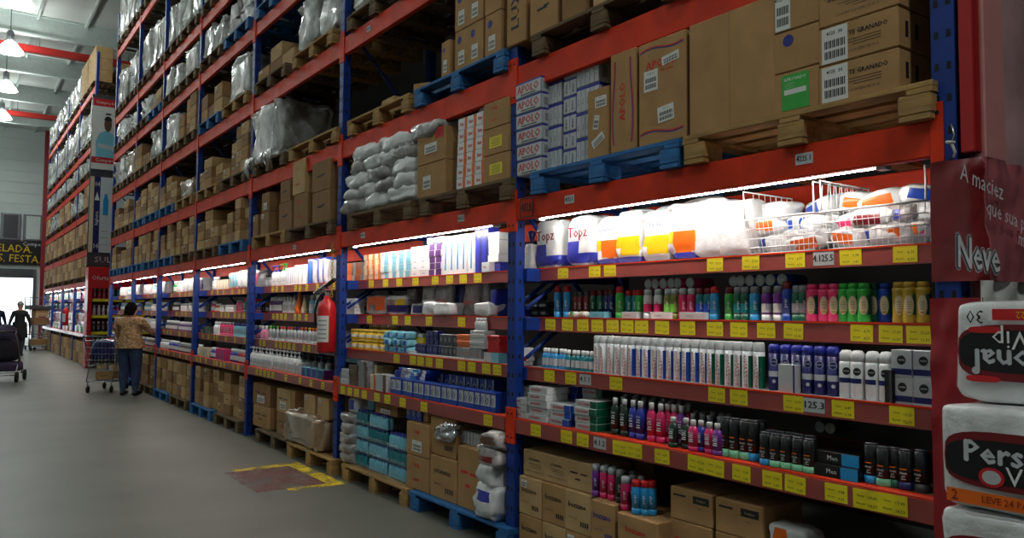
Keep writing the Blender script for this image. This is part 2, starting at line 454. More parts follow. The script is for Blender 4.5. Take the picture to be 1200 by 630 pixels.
# ----------------------------------------------- display shelves and lights
def display_shelf(b, k, y0, y1, bayname):
    L = y1-y0; a, e = .085, L-.05
    parts = []
    if k < 3:
        dd = DS[k]
        parts.append(('shelf_board', MB().box(P+dd, y0+a, ZS[k]-.025, P+.72, y0+e, ZS[k], 'lgrey').mesh('shelf_board')))
        parts.append(('price_rail', MB().box(P+dd-.012, y0+a, ZS[k]-RH[k], P+dd, y0+e, ZS[k], 'rail_plate').box(P+dd-.016, y0+a, ZS[k]-.006, P+dd, y0+e, ZS[k]+.002, 'rack_orange').box(P+dd-.016, y0+a, ZS[k]-RH[k]-.004, P+dd, y0+e, ZS[k]-RH[k]+.004, 'rail_plate').mesh('price_rail')))
        for yy in (y0+.046, y1-.086):
            br = MB().box(P+.06, yy, ZS[k]-.085, P+.85, yy+.04, ZS[k]-.002, 'rack_blue', .003).mesh('bracket_arm')
            stt = [('strut', MB().tube([(P+.075, yy+.02, ZS[k]-.26), (P+.34, yy+.02, ZS[k]-.08)], .014, 'rack_blue', 6).mesh('strut'))] if k < 2 else None
            parts.append(('bracket_arm', br, stt))
    else:
        parts.append(('shelf_board', MB().box(P+.05, y0+.05, .79, P+.97, y1-.05, .83, 'wood_old').mesh('shelf_board')))
        parts.append(('price_rail', MB().box(P-.004, y0+.06, .735, P+.004, y1-.06, .818, 'rail_plate').mesh('price_rail')))
    r = put('display_shelf', parts, (0, 0, 0), f'{SHN[k]} display shelf with a red price rail', f"in {bayname}", 'shelf', 'display shelves')
    RECS[-1] = (r, RECS[-1][1], RECS[-1][2], Vector((P, (y0+y1)/2, ZS[k])))
def shelf_light(y0, y1, bayname):
    L = y1-y0
    a, e = .25, L-.2
    hs = MB().box(.002, a, 0, .07, e, .03, 'white', .006).mesh('light_housing')
    tb = MB().lathe([('tube_glow', [(.013, a+.04), (.013, e-.04)])], 10, (.016, 0, -.008), 'y').mesh('tube')
    cp = [('lamp_holder', MB().box(-.01, q, -.03, .035, q+.04, 0, 'lgrey').mesh('lamp_holder')) for q in (a, e-.04)]
    put('shelf_light', [('light_housing', hs), ('tube', tb), *cp], (P+.05, y0, 2.103), 'white strip light under the orange beam', f'above {bayname} top shelf', 'light', 'shelf strip lights')
for b in range(7):
    for k in range(4): display_shelf(b, k, YU[b], YU[b+1], BAY[b]+' rack bay')
    shelf_light(YU[b], YU[b+1], BAY[b]+" bay's")
for b in range(4):
    for k in range(4): display_shelf(b, k, Y2[b], Y2[b+1], f'{ORD[b]} bay of the distant rack')
    shelf_light(Y2[b], Y2[b+1], f"far rack's {ORD[b]} bay's")
# ------------------------------------------------------------- price tags
def tag_mesh(a, c, w=.1, h=.07, two=False):
    m = MB().box(-.003, -w/2, -h/2, 0, w/2, h/2, 'tag_yellow')
    for s, (y0) in enumerate([-w*.5, 0] if two else [0]):
        cw = w/2 if two else w; yc = (w/4 if s == 0 else -w/4) if two else 0
        m.front(-.0036, yc+cw*.2, h*.16, 'Varejo', h*.17, 'ink', .9); m.front(-.0036, yc-cw*.24, h*.1, a, h*.24, 'ink')
        m.front(-.0036, yc+cw*.2, -h*.24, 'Atacado', h*.17, 'ink', .9); m.front(-.0036, yc-cw*.24, -h*.3, c, h*.24, 'ink')
    return m.mesh('price_tag')
TG = [tag_mesh(a, c) for a, c in (('4,79', '4,59'), ('9,98', '9,49'), ('17,99', '16,50'), ('6,49', '5,98'), ('13,20', '12,30'))]
TGW = [tag_mesh(a, c, .22, .075, True) for a, c in (('13,20', '12,30'), ('17,99', '14,59'))]
TGS = [MB().box(-.003, -.035, -.033, 0, .035, .033, 'tag_yellow').box(-.0034, -.025, .006, -.003, .025, .012, 'ink').box(-.0034, -.03, -.02, -.003, .005, -.012, 'ink').mesh('price_tag') for i in range(1)]
def tags(b, k, pxs, wide=(), place=None):
    X = P+DS[k]-(.0125 if k < 3 else .0045)
    for px in pxs:
        y = ypx(px, X, ZS[k]-.04); q = TGW if px in wide else TG
        put('price_tag', random.choice(q), (X, y, ZS[k]-RH[k]/2-.002), 'yellow price tag', place or onshelf(b, k)+"'s rail", 'price tag', 'yellow price tags', rx=random.uniform(-.03, .03))
tags(0, 0, [660, 697, 715, 838, 880, 932, 997, 1061])
tags(0, 1, [645, 665, 683, 700, 718, 735, 752, 776, 806, 838, 866, 898, 930, 1010, 1044, 1077])
tags(0, 2, [644, 669, 722, 840, 866, 930, 988, 1057])
tags(0, 3, [628, 664, 683, 735, 776, 827, 869, 905, 932, 980, 1031], (735, 827, 1031))
tags(1, 0, [435, 452, 468, 487, 510, 527, 543, 560])
tags(1, 1, [433, 463, 478, 503, 541])
tags(1, 2, [465, 484, 493, 503, 515, 541, 553, 570, 583])
tags(1, 3, [402, 410, 418, 427, 442, 454, 472, 497, 572])
for b in range(2, 7):
    for k in range(4):
        y = YU[b]+.3
        X = P+DS[k]-(.0125 if k < 3 else .0045)
        while y < YU[b+1]-.2:
            put('price_tag', random.choice(TGS), (X, y, ZS[k]-RH[k]/2), 'small yellow price tag', onshelf(b, k)+"'s rail", 'price tag', 'yellow price tags')
            y += random.choice((.14, .2, .3, .42)) if b < 4 else random.choice((.25, .4, .6))
for k, px, t in ((0, 965, '4.125.5'), (2, 954, '125.3'), (2, 686, '4.1.1'), (3, 703, '4.1.2')):
    X = P+DS[k]-(.0125 if k < 3 else .0045)
    put('location_tag', sticker(t, .1, .06), (X, ypx(px, X, ZS[k]), ZS[k]-RH[k]/2), f'grey location tag reading {t}', f"{'near the left end of' if px < 800 else 'right of centre on'} nearest bay's {SHN[k]} rail", 'sign')
# --------------------------------------------------------------- products
PC = {}
def memo(fn):
    def g(*a, **k):
        key = (fn.__name__, a, tuple(sorted(k.items())))
        if key not in PC: PC[key] = fn(*a, **k)
        return PC[key]
    return g
@memo
def spray(body, cap, r=.026, h=.17, label=None, ink='white', capw=.8, lo=None, patch=None):
    hb = h*.8
    m = MB().lathe([(lo or body, [(r*.9, 0), (r, .004), (r, hb*.22)]), (body, [(r, hb*.22), (r, hb*.93), (r*.9, hb*.97), (r*capw, hb)])], 14)
    if patch: m.cylpatch(r+.0006, PI*.75, PI*1.6, hb*.3, hb*.62, patch, 8)
    if label: m.cyltext(label, r*.75, r+.0012, PI*1.18, hb*.56, ink, True, 1.2)
    c = MB().lathe([(cap, [(r*capw, hb-.002), (r*capw, h*.96), (r*capw*.75, h), (.001, h)])], 14)
    return [('body', m.mesh('body')), ('cap', c.mesh('cap'))]
@memo
def shaving(side, r=.027, h=.215):
    hb = h*.8
    m = MB().lathe([('silver', [(r*.92, 0), (r, .004), (r, hb)])], 16)
    m.cylpatch(r+.0006, PI*.62, PI*1.08, .004, hb*.9, 'white', 8)
    if side != 'white': m.cylpatch(r+.0007, PI*1.22, PI*1.75, .004, hb*.88, side, 8)
    m.cyltext('BOZZANO', r*.95, r+.0014, PI*1.06, hb*.46, 'red', True, 1.15)
    c = MB().lathe([('lgrey', [(r*.98, hb), (r, hb+.004), (r*.98, h*.97), (r*.8, h), (.001, h)])], 16)
    return [('body', m.mesh('body')), ('cap', c.mesh('cap'))]
@memo
def deo(body, r=.026, h=.21):
    m = MB().lathe([(body, [(r*.93, 0), (r, .005), (r, h*.8)])], 16)
    m.cyloval(r+.0007, PI*1.16, h*.62, .017, .017, 'lgrey').cyloval(r+.0012, PI*1.16, h*.62, .0145, .0145, 'navy')
    m.cyltext('NIVEA', .0085, r+.0018, PI*1.16, h*.62, 'white', False)
    m.cylpatch(r+.0007, PI*.8, PI*1.5, h*.3, h*.42, 'silver', 8).cyloval(r+.0008, PI*1.16, h*.2, .008, .008, 'lgrey')
    c = MB().lathe([('royal' if body == 'navy' else 'white', [(r, h*.8), (r*.98, h*.95), (r*.7, h), (.001, h)])], 16)
    return [('body', m.mesh('body')), ('cap', c.mesh('cap'))]
@memo
def gel(r=.03, h=.2):
    m = MB().lathe([('white', [(r*.9, 0), (r, .006), (r, h*.7), (r*.92, h*.76)])], 16)
    m.cyloval(r+.0007, PI*1.12, h*.56, .016, .016, 'black').cyltext('NIVEA', .008, r+.0014, PI*1.12, h*.56, 'white', False)
    m.cylpatch(r+.0007, PI*.7, PI*1.3, h*.32, h*.42, 'navy', 8)
    c = MB().lathe([('white', [(r*.92, h*.76), (r*.94, h*.92), (r*.6, h*.99), (.001, h)])], 16)
    return [('body', m.mesh('body')), ('cap', c.mesh('cap'))]
@memo
def oval_can(body, r=.03, h=.168):
    m = MB().lathe([(body, [(r*.86, 0), (r*.98, .006), (r, .02), (r*.95, .028), (r*.95, h*.74), (r, h*.78), (r, h*.84), (r*.8, h*.86)])], 16)
    m.cyloval(r*.95+.0008, PI*1.1, h*.43, .019, h*.24, 'cream', 10)
    for i in range(4): m.cylpatch(r*.95+.0014, PI*1.1-.28, PI*1.1+.28, h*(.34+.055*i), h*(.352+.055*i), 'olive', 3)
    m.cylpatch(r*.95+.0013, PI*1.1-.3, PI*1.1+.3, h*.24, h*.28, 'gold', 4).cylpatch(r*.95+.0006, PI*1.25, PI*1.5, h*.2, h*.7, 'dgreen', 4)
    c = MB().lathe([(body, [(r*.8, h*.86), (r*.82, h*.97), (r*.7, h), (.001, h)])], 16)
    return [('body', m.mesh('body')), ('cap', c.mesh('cap'))]
@memo
def shampoo(body, cap='white', w=.062, d=.04, h=.2, txt='skala', ink='white', lo=None):
    sx = 1; sy = w/d; r = d/2
    m = MB().lathe([(lo or body, [(r*.92, 0), (r, .006), (r, h*.16)]), (body, [(r, h*.16), (r*1.02, h*.62), (r*.85, h*.74), (r*.5, h*.8), (r*.45, h*.82)])], 16, sx=1, sy=sy)
    for i, q in enumerate((.58, .5, .44, .36, .3)):
        m.fq(-r-.0015, -w*.24, w*.24*(1-.3*(i % 2)), h*q, h*q+.006, ink) if i else m.front(-r-.002, 0, h*.6, txt, w*.3, ink)
    c = MB().lathe([(cap, [(r*.62, h*.815), (r*.66, h*.98), (r*.6, h), (.001, h)])], 14, sx=1, sy=1.25)
    return [('body', m.mesh('body')), ('cap', c.mesh('cap'))]
@memo
def menbottle(lo, r=.026, h=.185, txt='men'):
    m = MB().lathe([(lo, [(r*.92, 0), (r, .004), (r*.98, h*.2)]), ('black', [(r*.985, h*.2), (r*.95, h*.93), (r*.8, h*.95)])], 14, sy=1.2)
    m.fq(-r-.0012, -.012, .014, h*.5, h*.53, 'orange').front(-r-.0014, 0, h*.42, txt, .016, 'white').front(-r-.0014, 0, h*.34, 'gel', .012, 'white').fq(-r-.0012, -.009, .009, h*.26, h*.28, 'lgrey')
    c = MB().lathe([('dgrey', [(r*.8, h*.95), (r*.82, h*.99), (.001, h)])], 14, sy=1.2)
    return [('body', m.mesh('body')), ('cap', c.mesh('cap'))]
@memo
def small_bottle(body, cap='white', r=.02, h=.12, lab='silver'):
    m = MB().lathe([(body, [(r*.9, 0), (r, .003), (r, h*.62), (r*.6, h*.74)])], 12)
    if lab: m.cylpatch(r+.0006, PI*.7, PI*1.4, h*.15, h*.5, lab, 6)
    c = MB().lathe([(cap, [(r*.62, h*.72), (r*.62, h*.98), (.001, h)])], 10)
    return [('body', m.mesh('body')), ('cap', c.mesh('cap'))]
@memo
def pump(body='white', cap='white', r=.032, h=.24):
    m = MB().lathe([(body, [(r*.9, 0), (r, .006), (r, h*.58), (r*.8, h*.66), (r*.35, h*.7)])], 14).cylpatch(r+.0006, PI*.7, PI*1.4, h*.18, h*.42, 'lgrey', 6)
    c = MB().lathe([(cap, [(r*.42, h*.69), (r*.42, h*.78), (r*.15, h*.79), (r*.15, h*.93), (r*.35, h*.94), (r*.35, h), (.001, h)])], 10).box(-r*1.2, -.005, h*.94, 0, .005, h*.985, cap)
    return [('body', m.mesh('body')), ('pump_head', c.mesh('pump_head'))]
@memo
def lying_can(body, r=.028, L=.17):
    m = MB().lathe([('lgrey', [(.001, .004), (r*.8, .004), (r*.9, 0), (r, .003), (r, .008)]), (body, [(r, .008), (r, L*.8), (r*.85, L*.84), (r*.85, L)])], 16, (0, 0, r), 'x')
    return m.mesh('spray_can')
@memo
def tub(body, cap, r=.04, h=.085, txt=None):
    m = MB().lathe([(body, [(r*.95, 0), (r, .004), (r, h*.72)])], 14).cylpatch(r+.0006, PI*.7, PI*1.5, h*.2, h*.5, 'white', 6)
    c = MB().lathe([(cap, [(r*1.03, h*.7), (r*1.03, h*.97), (r*.9, h), (.001, h)])], 14)
    return [('body', m.mesh('body')), ('lid', c.mesh('lid'))]
@memo
def pbox(w, d, h, base, front=None, txt=None, ink='red', size=.5, band=None, bandpos=.7, side=None, badge=None, stripes=0, wave=False):
    """small printed box, origin at the centre of its base"""
    m = MB().box(-d/2, -w/2, 0, d/2, w/2, h, base, .0015)
    if side: m.sq(-w/2-.0006, -d/2+.001, d/2-.001, .001, h-.001, side)
    if front: m.fq(-d/2-.0006, -w/2+.002, w/2-.002, .002, h-.002, front)
    if band: m.fq(-d/2-.001, -w/2, -w/2+w*(1-bandpos), .001, h-.001, band)
    if wave:
        m.fq(-d/2-.001, -w/2+.001, w/2-.001, .001, h*.3, 'blue').fq(-d/2-.0014, -w/2+.001, w/2-.001, h*.28, h*.31, 'white').fq(-d/2-.001, -w/2+.001, w/2-.001, h*.88, h-.001, 'royal').fq(-d/2-.001, w*.36, w/2-.001, h*.3, h*.9, 'blue')
    if stripes:
        for i in range(stripes): m.fq(-d/2-.0012, -w/2+w*(i+.35)/stripes, -w/2+w*(i+.6)/stripes, h*.12, h*.8, ink)
    if badge: m.disc(-d/2-.0012, 0, h*.62, min(w, h)*.22, badge).fq(-d/2-.0012, -w/2+.001, w/2-.001, h*.08, h*.3, 'navy').front(-d/2-.002, 0, h*.62, 'NIVEA', min(w, h)*.11, 'white')
    if txt: m.front(-d/2-.0018, w*.08, h*.5, txt, h*size, ink)
    return m.mesh('box')
CB = ['cardboard', 'cardboard_dark', 'cardboard_light']
@memo
def carton(w, d, h, mk='cardboard', style=0, txt='', ink='ink_soft', label=0, seed=0):
    """shipping carton; label 1 white barcode sheet, 2 yellow, 3 green, 4 three papers"""
    rnd = random.Random(seed+style*7)
    m = MB().box(-d/2, -w/2, 0, d/2, w/2, h, mk, min(.006, w*.04))
    x = -d/2-.0008
    m.box(-d/2, -.012, h, d/2, .012, h+.0008, 'tape')
    m.fq(x, -w/2+.006, w/2-.006, h*.498, h*.5, 'cardboard_dark') if style in (3, 5) else None
    if style == 1:                                   # name + small marks
        m.front(x, w*.03, h*.66, txt, h*.2, ink, min(1, w/h*1.1)); m.front(x, w*.2, h*.35, 'Caixa c/ 24', h*.07, ink)
        for i in range(4): m.fq(x, -w*.38+i*w*.08, -w*.33+i*w*.08, h*.18, h*.3, ink)
    if style == 2:                                   # vertical name with flowing lines
        m.front(x, 0, h*.5, txt, w*.32, ink, 1, PI/2)
        for sgn in (1, -1):
            for q, cc in enumerate(('ink_blue', 'ink_red')):
                for i in range(14):
                    t = i/14; a = sgn*w*(.34+.05*math.sin(t*5)+.035*q); a2 = sgn*w*(.34+.05*math.sin((t+1/14)*5)+.035*q)
                    z0, z1 = h*(.08+.84*t), h*(.08+.84*(t+1/14))
                    m.add([(x, a+.004, z0), (x, a-.004, z0), (x, a2-.004, z1), (x, a2+.004, z1)], [(0, 1, 2, 3)], cc)
    if style == 3:                                   # horizontal name with flowing lines
        m.front(x, 0, h*.76, txt, w*.2, ink); m.front(x, -w*.12, h*.69, 'Sabonetes', w*.07, ink)
        for zz in (.9, .1):
            for q, cc in enumerate(('ink_blue', 'ink_red')):
                for i in range(14):
                    t = i/14; za = h*(zz+.02*math.sin(t*6)+.014*q); zb = h*(zz+.02*math.sin((t+1/14)*6)+.014*q)
                    ya, yb = w*.46-w*.92*t, w*.46-w*.92*(t+1/14)
                    m.add([(x, ya, za), (x, yb, zb), (x, yb, zb+.006), (x, ya, za+.006)], [(0, 1, 2, 3)], cc)
    if style == 4:                                   # two lines of capitals
        m.front(x, 0, h*.68, txt, h*.17, ink, .95); m.front(x, 0, h*.22, 'CONTEM 12 DUZIAS DE 90 G', h*.1, ink, .9)
        for i in range(3): m.fq(x, -w*.3, w*(.05+.1*i), h*(.36+.07*i), h*(.375+.07*i), ink)
        for i in range(2): m.sq(-w/2-.0008, -d*.36+i*d*.2, -d*.3+i*d*.2, h*.3, h*.7, ink)
    if style == 5:                                   # round logo
        m.disc(x, w*.16, h*.76, min(w, h)*.15, 'ink_blue')
    if style == 6:                                   # plain with seam
        m.fq(x, -.002, .002, 0, h, 'cardboard_dark')
    if style == 7:                                   # big vertical capitals
        m.front(x, 0, h*.45, txt, w*.62, ink, 1.1, PI/2)
    if style == 8:                                   # block print with arrows
        m.fq(x, -w*.05, -w*.42, h*.62, h*.85, ink); m.front(x-.0004, -w*.235, h*.735, txt, h*.13, 'cardboard_light', .8)
        m.fq(x, w*.12, w*.42, h*.74, h*.8, ink); m.front(x, -w*.2, h*.5, 'higiene', h*.07, ink); m.fq(x, w*.03, w*.034, h*.05, h*.95, 'cardboard_dark')
    if style == 9:                                   # stroke marks
        for i in range(rnd.randint(2, 4)):
            a = rnd.uniform(-.35, .1)*w; z = rnd.uniform(.25, .75)*h
            m.fq(x, a, a+w*rnd.uniform(.15, .35), z, z+h*.05, ink)
    if style == 10: m.front(x, w*.05, h*.74, txt, h*.2, ink, .9); m.front(x, w*.05, h*.3, 'algodao', h*.12, ink)
    parts = [('carton_body', m.mesh('carton_body'))]
    def sheet(cy, cz, ww, hh, mk='paper', rot=0):
        s = MB().box(-.0006, -ww/2, -hh/2, 0, ww/2, hh/2, mk)
        if mk == 'paper':
            s.front(-.0009, 0, hh*.34, '4125  30', hh*.14, 'ink')
            for g in range(2):
                for i in range(11): s.fq(-.0009, -ww*.4+i*ww*.075, -ww*.4+i*ww*.075+ww*.04*(1+i % 2*.4), hh*(-.08-.3*g), hh*(.14-.3*g), 'ink')
        elif mk == 'green':
            s.front(-.0009, 0, hh*.36, 'APROVADO', ww*.15, 'white').fq(-.0009, -ww*.4, ww*.4, -hh*.06, hh*.08, 'paper')
            for i in range(4): s.fq(-.0009, 0, ww*.38, hh*(.24-i*.06), hh*(.245-i*.06), 'white')
        else:
            for i in range(5): s.fq(-.0009, -ww*.34, ww*(.34-.1*(i % 2)), hh*(-.34+.15*i), hh*(-.3+.15*i), 'ink')
        if rot: s.move(Matrix.Rotation(rot, 4, 'X'))
        s.move(Matrix.Translation((-d/2-.0012, cy, cz)))
        return ('paper_label', s.mesh('paper_label'), None, {'paper': 'white barcode label', 'green': 'green label'}.get(mk, 'coloured label'))
    if label == 1: parts.append(sheet(w*.14, h*.44, min(w*.4, .12), min(h*.5, .1)))
    if label == 2: parts.append(sheet(0, h*.46, w*.5, h*.42, 'tag_yellow'))
    if label == 3: parts.append(sheet(0, h*.5, w*.6, h*.86, 'green'))
    if label == 4: parts += [sheet(-w*.12, h*.8, w*.5, h*.16), sheet(w*.08, h*.52, w*.24, h*.2, 'paper', .2), sheet(0, h*.26, w*.56, h*.12, 'paper', -.5)]
    if label == 5: parts += [sheet(w*.22, h*.62, w*.3, h*.2), sheet(-w*.2, h*.78, w*.36, h*.08, 'paper', -.12), sheet(-w*.1, h*.27, w*.34, h*.15, 'paper', -.08)]
    if label == 6: parts.append(sheet(w*.28, h*.5, w*.34, h*.92))
    if label == 7: parts.append(sheet(w*.02, h*.3, w*.42, h*.34))
    if label == 8: parts.append(sheet(w*.26, h*.82, w*.26, h*.2))
    if label == 9: parts += [sheet(0, h*.46, w*.44, h*.3), sheet(-w*.3, h*.85, w*.3, h*.3, 'ink_red')]
    return parts
PAL = {}
def pallet_parts(mk, L=1.2, D=1.0):
    key = (mk, L)
    if key in PAL: return PAL[key]
    top = MB()
    n = 7
    for i in range(n):
        x = i*(D-.1)/(n-1); top.box(x, -L/2, .118, x+.1, L/2, .14, mk, .003)
    for y in (-L/2, -.05, L/2-.1): top.box(0, y, .098, D, y+.1, .118, mk)
    tm = top.mesh('top_deck')
    rn = MB()
    for x in (0, D/2-.07, D-.14): rn.box(x, -.065, .02, x+.14, .065, .098, mk, .006)
    rn.box(0, -.06, 0, D, .06, .02, mk)
    rm = rn.mesh('runner')
    PAL[key] = (tm, rm)
    return PAL[key]
def pallet(mk, y, z, desc, place, L=1.2, x=P-.04):
    tm, rm = pallet_parts(mk, L)
    o = put('pallet', [('top_deck', tm)], (x, y, z), desc, place, 'pallet', 'pallets')
    for yy in (-L/2+.07, 0, L/2-.07):
        r = bpy.data.objects.new('runner', rm); COL.objects.link(r); r.parent = o; r.location = (0, yy, 0)
    return o
def row(b, k, name, parts, px0, px1, n, off, desc, cat, group=None, z=0, jr=.25, place=None, js=.0, yj=.004, X0=None, rz=0):
    X = (P+DS[k]+off) if X0 is None else X0; zz = (ZS[k] if z < .5 else 0)+z
    y0, y1 = ypx(px0, X, zz), ypx(px1, X, zz)
    for i in range(n):
        y = y0+(y1-y0)*(i/(n-1) if n > 1 else 0)
        p_ = parts[i % len(parts)] if isinstance(parts, tuple) else parts
        put(name, p_, (X+random.uniform(-.006, .006), y+random.uniform(-yj, yj), zz), desc if isinstance(desc, str) else desc[i % len(desc)], place or onshelf(b, k), cat, group, rz=rz+random.uniform(-jr, jr))
def bag_mesh(w, d, h, seed, bands=(), base='film_white', txt=None, ink='red', tz=.6, ts=.2, **kw):
    """soft printed pack: bands = (z0, z1, material[, y0, y1]) as fractions"""
    def m(c):
        zf = c.z/h; yf = c.y/w
        for bd in bands:
            if bd[0] <= zf < bd[1] and (len(bd) < 4 or bd[3] <= yf < bd[4]): return bd[2]
        return base
    mb = puff(w, d, h, seed, m=m, **dict(dict(nu=26, nv=18, e1=.3, e2=.35, amp=.012), **kw))
    if txt: mb.front(-d/2-.012, 0, h*tz, txt, w*ts, ink)
    return mb
# ============================================================ nearest bay
b = 0
# --- top shelf: cotton packs, nappy packs and wire baskets
tie = bag_mesh(.085, .08, .17, 3, ((.0, .25, 'lgrey'),), txt='algodao', ink='dgrey', ts=.16).lathe([('navy', [(.028, .15), (.012, .19), (.02, .21), (.03, .25), (.012, .26)])], 10).mesh('cotton_bag')
put('cotton_bag', tie, (P+.2, ypx(623, P+.2, 1.8), 1.78), 'small clear cotton bag with knotted navy top', onshelf(0, 0), 'bag')
def topz(seed): return bag_mesh(.26, .18, .315, seed, ((.06, .24, 'royal'), (.24, .3, 'green', -.5, .05), (.24, .28, 'blue', .05, .5), (.3, .38, 'royal', -.1, .5)), txt='Topz', ink='dred', tz=.66, ts=.36, e1=.3, nu=48, nv=36).mesh('cotton_pack')
for i, px in enumerate((648, 686)):
    put('cotton_pack', topz(5+i), (P+.28, ypx(px, P+.24, 1.85), 1.78), 'white cotton pack with red lettering and blue wave', onshelf(0, 0), 'pack', 'white cotton packs', rz=-.05)
def napp(seed, c, w=.14, h=.27, blue=False): return bag_mesh(w, .14, h, seed, ((.14, .52, c, -.42, .16), (.02, .12, 'royal' if blue else 'film_white'), (.3, .4, 'yellow', -.5, .5)), txt='Cremer' if blue else 'fralda', ink='royal', tz=.72, ts=.2, e1=.4, e2=.35, nu=40, nv=30).mesh('nappy_pack')
for i, (px, c, bl, desc) in enumerate(((716, 'orange', True, 'orange and white cotton pack with blue corner'), (740, 'yellow', True, 'yellow banded white nappy pack'), (772, 'yellow', False, 'yellow banded white nappy pack'), (803, 'orange', True, 'wrinkled orange and white nappy pack'))):
    put('nappy_pack', napp(20+i, c, .21, .29+.02*(i % 2), bl), (P+.28, ypx(px, P+.24, 1.85), 1.78), desc, onshelf(0, 0), 'pack', rz=random.uniform(-.1, .1))
for i, (px, w, h) in enumerate(((836, .22, .31), (864, .2, .29))):
    put('nappy_pack', bag_mesh(w, .16, h, 31+i, ((.5, .6, 'blue', -.1, .2),), e1=.35).mesh('nappy_pack'), (P+.28, ypx(px, P+.24, 1.85), 1.78), 'bright white nappy pack', onshelf(0, 0), 'pack', 'bright white packs')
for i, (px, X, z, w, h) in enumerate(((722, .46, 1.97, .26, .13), (760, .48, 1.98, .28, .14), (800, .46, 1.99, .28, .13), (835, .44, 1.98, .3, .15), (765, .52, 1.78, .5, .2), (850, .52, 1.78, .45, .2))):
    put('nappy_bag', bag_mesh(w, .22, h, 41+i, base='film_grey' if i in (0, 3) else 'film_white', e1=.6, amp=.02).mesh('nappy_bag'), (P+X, ypx(px, P+X, z), z), 'crumpled clear bag', onshelf(0, 0), 'bag', 'clear bags heaped on the top shelf')
def basket_parts(w, d, h):
    fr = MB(); c = 'white'
    def P4(t, z): return [(-d/2-t*.03, -w/2-t*.02, z), (d/2, -w/2-t*.02, z), (d/2, w/2+t*.02, z), (-d/2-t*.03, w/2+t*.02, z)]
    for t, z, r in ((0, .004, .003), (1, h, .005), (.75, h*.72, .0025), (.5, h*.45, .0025), (.25, h*.2, .0025)): fr.tube(P4(t, z), r, c, 5, True)
    wi = MB(); n = int(w/.024)
    for i in range(n+1):
        y = -w/2+w*i/n; wi.tube([(d/2, y, .004), (-d/2, y, .004), (-d/2-.03, y*(1+.04/w), h)], .0016, c, 4)
    for i in range(9):
        x = -d/2+d*i/8
        for s in (-1, 1): wi.tube([(x, s*w/2, .004), (x-(.03 if i == 0 else 0), s*(w/2+.02), h+.14)], .0016, c, 4)
    for s in (-1, 1): fr.tube([(-d/2-.02, s*(w/2+.02), h), (-d/2-.03, s*(w/2+.02), h+.14), (d/2, s*(w/2+.02), h+.14), (d/2, s*(w/2+.02), h)], .004, c, 5)
    return [('frame', fr.mesh('frame')), ('wires', wi.mesh('wires'))]
bk = []
for i, (p0, p1) in enumerate(((872, 956), (962, 1088))):
    ya, yb = ypx(p0, P+.2, 1.85), ypx(p1, P+.2, 1.85); yc = (ya+yb)/2; wd_ = ya-yb-.05
    put('wire_basket', basket_parts(round(wd_, 3), .36, .17), (P+.4, yc, 1.782), ['left white wire basket heaped with nappy packs', 'right white wire basket heaped with wipe packs'][i], onshelf(0, 0), 'basket')
    bk.append((yc, wd_))
pcs = [('film_white', 'blue', 'white and blue'), ('film_white', 'white', 'plain white'), ('film_white', 'orange', 'orange and white'), ('film_white', 'pink', 'pink and white'), ('film_white', 'orange', 'orange and white'), ('film_white', 'dred', 'dark red and white'), ('film_grey', 'royal', 'grey and blue')]
for i in range(30):
    q = 0 if i < 13 else 1; yc, w_ = bk[q]; j = i if q == 0 else i-13
    n = 13 if q == 0 else 17
    lay = 0 if j < n*.45 else (1 if j < n*.8 else 2)
    bs, bc, nm = pcs[(i*5+q*2) % (3 if q == 0 else 7)]
    me = bag_mesh(.21, .17, .1, 60+i, ((.3, .75, bc, -.2, .3),), bs, e1=.6, e2=.5).mesh('wipes_pack')
    k = j % 4 if lay == 0 else (j % 4)
    y = yc+w_*(-.34+.23*k)+random.uniform(-.02, .02)
    put('wipes_pack', me, (P+.31+random.uniform(0, .1)+.02*lay, y, 1.792+.078*lay), f'{nm} soft pack', f"heaped in {['left', 'right'][q]} wire basket", 'pack', 'soft packs in the baskets', rz=random.uniform(-.5, .5), rx=random.uniform(-.25, .25), ry=random.uniform(-.3, .1))
# --- second shelf: spray cans and hair products
k = 1
def S1(px0, px1, n, body, cap, desc, h=.165, r=.026, off=.05, lab='Seda', patch=None, lo=None, ink='white'):
    row(0, 1, 'spray_can', spray(body, cap, r, h, lab, ink, .85, lo, patch), px0, px1, n, off, desc, 'spray can', 'spray cans on the second shelf')
row(0, 1, 'box', pbox(.04, .05, .075, 'royal', txt='gel', ink='white', size=.35), 613, 613, 1, .04, 'small blue box', 'box')
for i in range(2): row(0, 1, 'box', pbox(.04, .05, .045, 'royal', txt='fix', ink='white', size=.4), 614+3*i, 614+3*i, 1, .12+i*.06, 'short blue box', 'box')
for i in range(7):
    row(0, 1, 'hair_kit', bag_mesh(.1, .14, .05, 90+i, ((.4, .7, 'lgrey', -.3, .3),), 'dgrey', e1=.6).mesh('hair_kit'), 629+(i % 3)*7, 629+(i % 3)*7, 1, .3, 'dark grey hair kit packet', 'packet', 'dark packets in the corner', z=.055*(i//3))
S1(655, 666, 2, 'sky', 'red', 'light blue spray can with red cap', .2)
S1(675, 689, 3, 'dred', 'dgrey', 'maroon spray can', .165, off=.08)
S1(696, 704, 2, 'dgreen', 'dred', 'dark green red-capped spray can', .17, off=.09)
S1(711, 718, 2, 'navy', 'dred', 'navy red-capped spray can', .17, off=.09)
S1(727, 727, 1, 'green', 'red', 'bright green red-capped spray can', .185)
S1(738, 745, 2, 'teal', 'red', 'teal red-capped spray can', .165, off=.08)
S1(751, 751, 1, 'green', 'red', 'green red-capped spray can', .165, off=.08)
S1(759, 771, 2, 'white', 'silver', 'white and pink spray can', .165, patch='hotpink', ink='hotpink')
S1(784, 792, 2, 'olive', 'silver', 'lime spray can', .165, patch='lime')
S1(801, 811, 2, 'hotpink', 'silver', 'hot pink spray can', .165)
